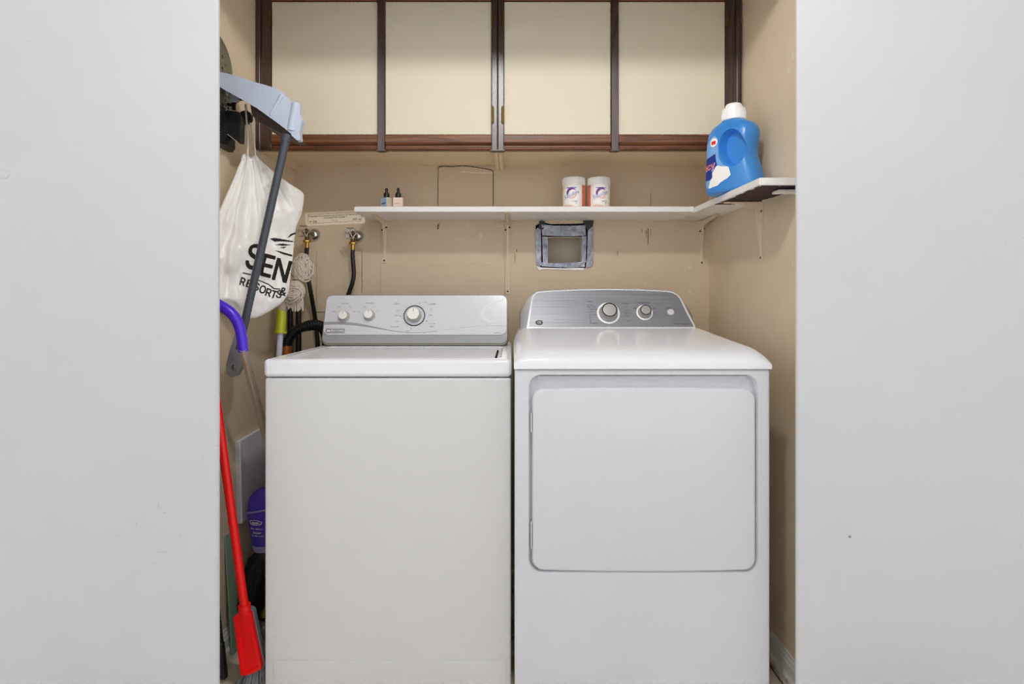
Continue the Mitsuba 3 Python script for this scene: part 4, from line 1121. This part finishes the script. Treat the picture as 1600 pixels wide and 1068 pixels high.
# ------------------------------------------------------------------ white drawstring bag
t = thing('plastic_bag', 'white plastic drawstring bag printed with dark resort lettering on the left wall', 'bag')
vv = np.array([245, 250, 258, 268, 285, 305, 330, 358, 398, 430, 455, 470, 482, 492, 497.0])
Lp = np.array([380, 377, 373, 369, 362, 353, 342, 330, 318, 314, 315, 320, 335, 365, 390.0])
Rp = np.array([402, 407, 416, 428, 450, 475, 472, 462, 458, 454, 451, 443, 428, 410, 398.0])
fL, fR = PCI(vv, Lp), PCI(vv, Rp)
bag_d = lambda px: 1.775 + (px - 340) / 138 * 0.235


def bag_pt(px, py, off=0.0, back=False):
    px, py = np.asarray(px, float), np.clip(np.asarray(py, float), 245, 497)
    L, R = fL(py), fR(py)
    u = np.clip(2 * (px - L) / np.maximum(R - L, 1e-6) - 1, -1, 1)
    v = (py - 245) / 252
    edge = np.sqrt(np.clip(1 - u ** 2, 0, 1)) * np.clip((497 - py) / 30, 0, 1) ** 0.5
    d = bag_d(px)
    ang = np.arctan2(px - 391, py - 215)
    fold = 0.5 * np.sin(ang * 26 + 1.3 * np.sin(v * 5)) + 0.5 * np.sin(ang * 47 + 2 + v * 4)
    wr = meshkit.fbm(np.stack([px * 0.030, py * 0.018, py * 0 + 3.3], -1), 3, 5) - 0.5
    if back:
        dep = d + 0.010 * edge
    else:
        dep = d - 0.045 * edge * np.sqrt(np.clip(v * 2.5 + 0.05, 0, 1)) + edge * (0.0125 * fold * np.clip(1.2 - v * 0.95, 0.18, 1) + 0.075 * wr * np.clip(v + 0.25, 0, 1) + 0.05 * np.abs(meshkit.fbm(np.stack([px * 0.034 + py * 0.012, py * 0.022 - px * 0.01, py * 0 + 8.1], -1), 2, 11) - 0.5)) - off
    # flare against the wall
    X = (px - CX) / F * bag_d(px)
    X = np.maximum(X + (bag_d(px) - dep) * 0.25, XL + 0.004 + (0.004 if not back else 0))
    return np.stack([X, dep, CZ - (py - HY) / F * d], -1)


nu, nv = 90, 120
us = np.sin(np.linspace(-np.pi / 2, np.pi / 2, nu)); pys = np.linspace(245, 497, nv)
U, PY = np.meshgrid(us, pys)
PX = fL(PY) + (U + 1) / 2 * (fR(PY) - fL(PY))
Vf = bag_pt(PX, PY).reshape(-1, 3); Vk = bag_pt(PX, PY, back=True).reshape(-1, 3)
ff = []
for i in range(nv - 1):
    for j in range(nu - 1):
        a = i * nu + j
        ff += [[a, a + nu, a + nu + 1], [a, a + nu + 1, a + 1]]
ff = np.array(ff)
obj('sack', trimesh.Trimesh(np.vstack([Vf, Vk]), np.vstack([ff, ff[:, ::-1] + len(Vf)]), process=False), 'bag_plastic', t, True)
hk_ = W(384, 163, 1.835)
obj('drawstring', [tube(spline([hk_, W(385, 185, 1.83), W(387, 215, 1.83), bag_pt(386, 249)], 20), 0.0032, 8), tube(spline([hk_, W(389, 185, 1.84), W(396, 215, 1.845), bag_pt(399, 247)], 20), 0.0026, 8)], 'cord_white', t, 50, label='white drawstring cords')
obj('tied_knot', [tube(spline([bag_pt(a, b) for a, b in ((380, 250), (386, 246), (392, 252), (398, 246), (404, 252))], 24), 0.005, 8)], 'bag_plastic', t, 50)


def bagprint(mesh, ox, oy, rot, off=0.002):
    """mesh in pixels (x right, y up) laid onto the sack's front."""
    m = tm(mesh)
    v, f = trimesh.remesh.subdivide_to_size(m.vertices, m.faces, 3.0, max_iter=12)
    c, s = math.cos(math.radians(rot)), math.sin(math.radians(rot))
    x = ox + v[:, 0] * c + v[:, 1] * s; y = oy + v[:, 0] * s - v[:, 1] * c
    front_ = bag_pt(x, y, off); bk = bag_pt(x, y, off - 0.0015)
    top = v[:, 2] > 1e-6
    return trimesh.Trimesh(np.where(top[:, None], front_, bk), f, process=False)


def px_text(s, h, sx=1.0, bold=True):
    m = meshkit.text_mesh(s, h, 0.5, bold); m.apply_translation([-m.bounds[0][0], 0, 0]); m.apply_scale([sx, 1, 1]); return m


tl = [bagprint(px_text('S', 37, 0.72), 387, 418, 14), bagprint(px_text('E', 33, 0.75), 409, 430, 14), bagprint(px_text('N', 33, 0.80), 427, 436, 14)]
tl += [bagprint(px_text(s, 11.5, 0.95), x, y, 17) for s, x, y in (('R', 378, 444.5), ('E', 388, 448), ('S', 397, 452), ('O', 406, 456), ('R', 416, 461), ('T', 424, 464), ('S', 432, 463.5), ('&', 438, 459.5))]
tl.append(bagprint(ext(Polygon([(0, 0), (12, 0), (13, -1.6), (0, -1.6)]), 0.5), 384, 426, 14))
tl.append(bagprint(ext(Polygon([(0, 0), (22, 0), (32, -3), (41, 0), (41, -1.4), (32, -4.6), (22, -1.4), (0, -1.4)]), 0.5), 402, 435.5, 22))
for poly, ox, oy, r in (([(0, 0), (6, 2), (20, 1.2), (36, 0.6), (36, -0.6), (20, -1.8), (8, -4)], 424, 374, 6), ([(0, 0), (12, 2.6), (24, 2), (12, -0.6)], 432, 383.5, 3),
                        ([(0, 0), (10, 0), (26, -1), (26, -3.4), (12, -3)], 432, 392, 12), ([(0, 0), (5, 6), (12, 10), (13, 8.5), (7, 4.5)], 450, 373, 0), ([(0, 0), (5, 1.6), (9, 1.8), (5, -0.6)], 440, 388, 0)):
    tl.append(bagprint(ext(Polygon(poly), 0.5), ox, oy, r))
obj('lettering', tl, 'print_black', t, False, label='dark printed resort lettering and leaf strokes')

# ------------------------------------------------------------------ purple crook-handled pole
t = thing('crook_pole', 'silver pole with a bent bright purple grip leaning by the washer', 'cleaning pole')
p0 = W(380.5, 549, 1.665)
tip = np.array([-0.790, 2.24, 0.02])
ax = (tip - p0) / np.linalg.norm(tip - p0)
gpts = spline([W(318, 470, 1.655), W(330, 471, 1.655), W(345, 478, 1.656), W(360, 488, 1.658), W(371, 503, 1.66), W(377, 524, 1.662), p0], 50)
obj('grip', tube(gpts, 0.0165 - 0.003 * np.linspace(0, 1, 50), 20), 'purple_grip', t, 50, label='bent glossy purple grip')
obj('tube', rod(p0 - ax * 0.01, tip, 0.0115, seg=20), 'silver_pole', t, 40)
obj('foot', rod(tip - ax * 0.04, tip + ax * 0.004, 0.0145, seg=16), 'black_rubber', t, 40)

# ------------------------------------------------------------------ red broom
t = thing('red_broom', 'red plastic broom with grey bristles standing against the left wall', 'broom')
b0, b1 = W(385, 968, 1.655), W(343, 665, 1.62)
ax = (b1 - b0) / np.linalg.norm(b1 - b0)
b2 = b0 + ax * 1.10
b2 = np.array([max(b2[0], XL + 0.016), b2[1], b2[2]])
obj('handle', rod(b0 - ax * 0.02, b2, 0.0115, seg=20, round_ends=0.008), 'red_plastic', t, 40)


def bp_(pts, d0):
    return Polygon([(W(x, y, d0)[0], W(x, y, d0)[2]) for x, y in pts])


dB = 1.655
outer_ = bp_([(370, 960), (374, 956), (390, 952), (394, 954), (400, 985), (411, 1036), (410, 1039), (398, 1045), (384, 1049), (381, 1047), (376, 1010)], dB).buffer(0.002)
inner_ = bp_([(379, 988), (394, 984), (399, 1003), (408, 1035), (396, 1041), (384, 1044), (381, 1020)], dB).buffer(0.001)
hd = xz_ext(outer_, dB - 0.016, dB + 0.004) - xz_ext(inner_, dB - 0.03, dB - 0.011)
hd = hd + man(rod(b0 - ax * 0.03, b0 + ax * 0.045, 0.0165, seg=20))
obj('head', hd, 'red_plastic', t, 30)
trim = bp_([(367, 962), (371, 955), (392, 950), (397, 953), (404, 985), (414, 1037), (412, 1042), (398, 1049), (381, 1053), (377, 1050), (372, 1010)], dB).buffer(0.002)
obj('bristle_block', xz_ext(outer_.buffer(0.0035), dB - 0.001, dB + 0.013), 'bristle_base', t, False, label='grey-blue bristle base')
bl = []
ea, eb = W(379, 1048, dB), W(412, 1039, dB)
for k_ in range(150):
    u_, v_ = nrg.uniform(0.03, 0.94), nrg.uniform(-0.002, 0.020)
    s0 = ea + (eb - ea) * u_ + [0, v_, 0.004]
    fx = (u_ - 0.62) * 0.050 + nrg.normal(0, 0.003)
    s1 = np.array([s0[0] + fx - 0.003, s0[1] + (v_ - 0.014) * 0.9 - 0.006, 0.002])
    bl.append(tube(np.array([s0, (s0 * 0.5 + s1 * 0.5) + [fx * -0.12, 0, 0], s1]), [0.0017, 0.0015, 0.001], 5))
obj('bristles', bl, 'bristle_grey', t, 50, kind='stuff', label='grey plastic bristles')

# ------------------------------------------------------------------ small things in the left gap
t = thing('black_stick', 'black round-ended stick leaning at the front left, by the white wall edge', 'stick')
q0, q1 = np.array([-0.832, 1.70, 0.014]), np.array([-0.868, 1.62, 0.78])
ax = (q1 - q0) / np.linalg.norm(q1 - q0)
obj('shaft', rod(q0 + ax * 0.08, q1, 0.0085, seg=16, round_ends=0.006), 'black_plastic', t, 40)
obj('end_sleeve', rod(q0, q0 + ax * 0.10, 0.0115, 0.011, seg=16, round_ends=0.008), 'black_rubber', t, 40)

t = thing('splash_board', 'small bluish-white flat board leaning on the left wall above the purple bottle', 'board')
pz0, pz1 = 0.372, 0.642
pan_ = m3.Manifold.hull_points(np.array([[x, y, z] for y, z in ((1.90, pz1), (2.18, pz1 + 0.008), (2.18, pz0), (1.915, pz0)) for x in (XL + 0.001, XL + 0.016)], np.float32))
obj('board', pan_, 'panel_bluewhite', t, False)
obj('edge_strip', [rod([XL + 0.016, 1.90, pz1 - 0.002], [XL + 0.016, 1.915, pz0 + 0.002], 0.003, seg=8)], 'cap_white', t, 40)
obj('hanging_nail', rod([XL - 0.002, 2.0, pz0 - 0.004], [XL + 0.02, 2.0, pz0 - 0.004], 0.0035, seg=8), 'rust', t)

k = obj('plastic_sheet', m3.Manifold.hull_points(np.array([[XL + 0.03 + dx, y, 0.0] for y in (1.815, 1.860) for dx in (0, 0.004)] + [[XL + 0.0005 + dx, y, 0.365] for y in (1.83, 1.868) for dx in (0, 0.004)], np.float32)), 'green_sheet', None, False)
labels[k] = {'label': 'dull green plastic sheet leaning on the left wall behind the red broom', 'category': 'plastic sheet'}

t = thing('rubbish_bag', 'crumpled black plastic bag standing on the floor under the purple bottle', 'bag')
m = trimesh.creation.icosphere(5)
v = m.vertices.copy()
d_ = meshkit.fbm(v * 2.2 + 7, 4, 3) - 0.5; d2 = np.abs(meshkit.noise(v * 6 + 3, 9) - 0.5)
v *= (1 + 0.30 * d_ - 0.10 * d2)[:, None]
hh = np.clip(v[:, 2] * 0.5 + 0.5, 0, 1)
v = np.c_[v[:, 0] * (0.030 + 0.030 * hh) - 0.862 + 0.050 * hh ** 2, v[:, 1] * 0.054 + 1.942, v[:, 2] * 0.150 + 0.145]
v[:, 2] = np.clip(v[:, 2], 0.0, 0.277); v[:, 0] = np.clip(v[:, 0], XL + 0.008, None)
obj('sack', trimesh.Trimesh(v, m.faces, process=False), 'bag_black', t, True)
ztop = v[:, 2].max()

t = thing('purple_bottle', 'purple cleaner bottle with a white printed label resting on the black bag', 'bottle')
BH = 0.205
hz2 = np.array([0, 0.012, 0.03, 0.07, 0.12, 0.155, 0.18, 0.197, 0.205])
ra = np.array([0.030, 0.035, 0.038, 0.046, 0.053, 0.054, 0.047, 0.032, 0.020])
rb2 = ra * 0.62
BC = np.array([-0.815, 1.93, ztop + 0.0005])
fa2, fb2 = PCI(hz2, ra), PCI(hz2, rb2)
zz = np.linspace(0, BH, 40); th = np.linspace(0, 2 * np.pi, 57)[:-1]


def bot(th, z, off=0):
    lean = np.radians(-6)
    x, y = (fa2(z) + off) * np.cos(th), (fb2(z) + off) * np.sin(th)
    return np.stack(np.broadcast_arrays(BC[0] + x + z * math.sin(lean) * -0.3, BC[1] + y, BC[2] + z), -1)


def shell_of(z0, z1, off=0.0, n_=24):
    zz = np.linspace(z0, z1, n_); R_ = np.vstack([bot(th, z, off) for z in zz]); m_ = len(th); f = []
    R_ = np.vstack([R_, bot(th, zz[0], off).mean(0)[None], bot(th, zz[-1], off).mean(0)[None]])
    for i in range(n_ - 1):
        for j in range(m_):
            q = (i * m_ + j, i * m_ + (j + 1) % m_, (i + 1) * m_ + (j + 1) % m_, (i + 1) * m_ + j)
            f += [[q[0], q[1], q[2]], [q[0], q[2], q[3]]]
    for j in range(m_):
        f += [[len(R_) - 2, (j + 1) % m_, j], [len(R_) - 1, (n_ - 1) * m_ + j, (n_ - 1) * m_ + (j + 1) % m_]]
    return trimesh.Trimesh(R_, f, process=False)


obj('bottle', shell_of(0.022, BH), 'bottle_purple', t, 45)
obj('base', shell_of(0.0, 0.0225, 0.0, 6), 'bottle_lilac', t, 45, label='pale translucent base')
wave = [bot(np.array([a]), 0.135 + 0.012 * math.sin(a * 1.0 + 2.2), 0.0012)[0] for a in np.linspace(np.pi, 2 * np.pi, 24)]
obj('ridge', tube(wave, 0.003, 8), 'bottle_lilac', t, 50)
bfn = lambda off: (lambda x, y, z: bot(-np.pi / 2 + x / 0.042 - 0.35, y, off + z))
lk = obj('label', wrap(tm(ext(affinity.scale(Point(0, 0.103).buffer(1, quad_segs=12), 0.020, 0.009).difference(affinity.scale(Point(0, 0.103).buffer(1, quad_segs=12), 0.0175, 0.007)), 0.0004)), bfn(0.0004), 0.004), 'label_white', t, False, label='white printed label')
obj('print', wrap(join([txt('clean', 0, 0.103, 0.008, None, bold=True, sx=0.9), txt('floor cleaner', 0.002, 0.083, 0.0046, None), txt('FRESH', 0.004, 0.069, 0.006, None, bold=True), txt('lavender scent', 0.004, 0.059, 0.0046, None)]), bfn(0.0004), 0.004), 'label_white', lk, False)

k = obj('white_clip', put(rb(-0.020, 0.020, -0.012, 0.012, 0, 0.010, 0.003), np.array([[0.8, -0.6, 0, -0.822], [0.6, 0.8, 0, 1.985], [0, 0, 1, 0], [0, 0, 0, 1.0]]) @ np.diag([1, 1, 1, 1.0])), 'panel_bluewhite')
labels[k] = {'label': 'small white plastic clip on the floor beside the red broom head', 'category': 'clip'}
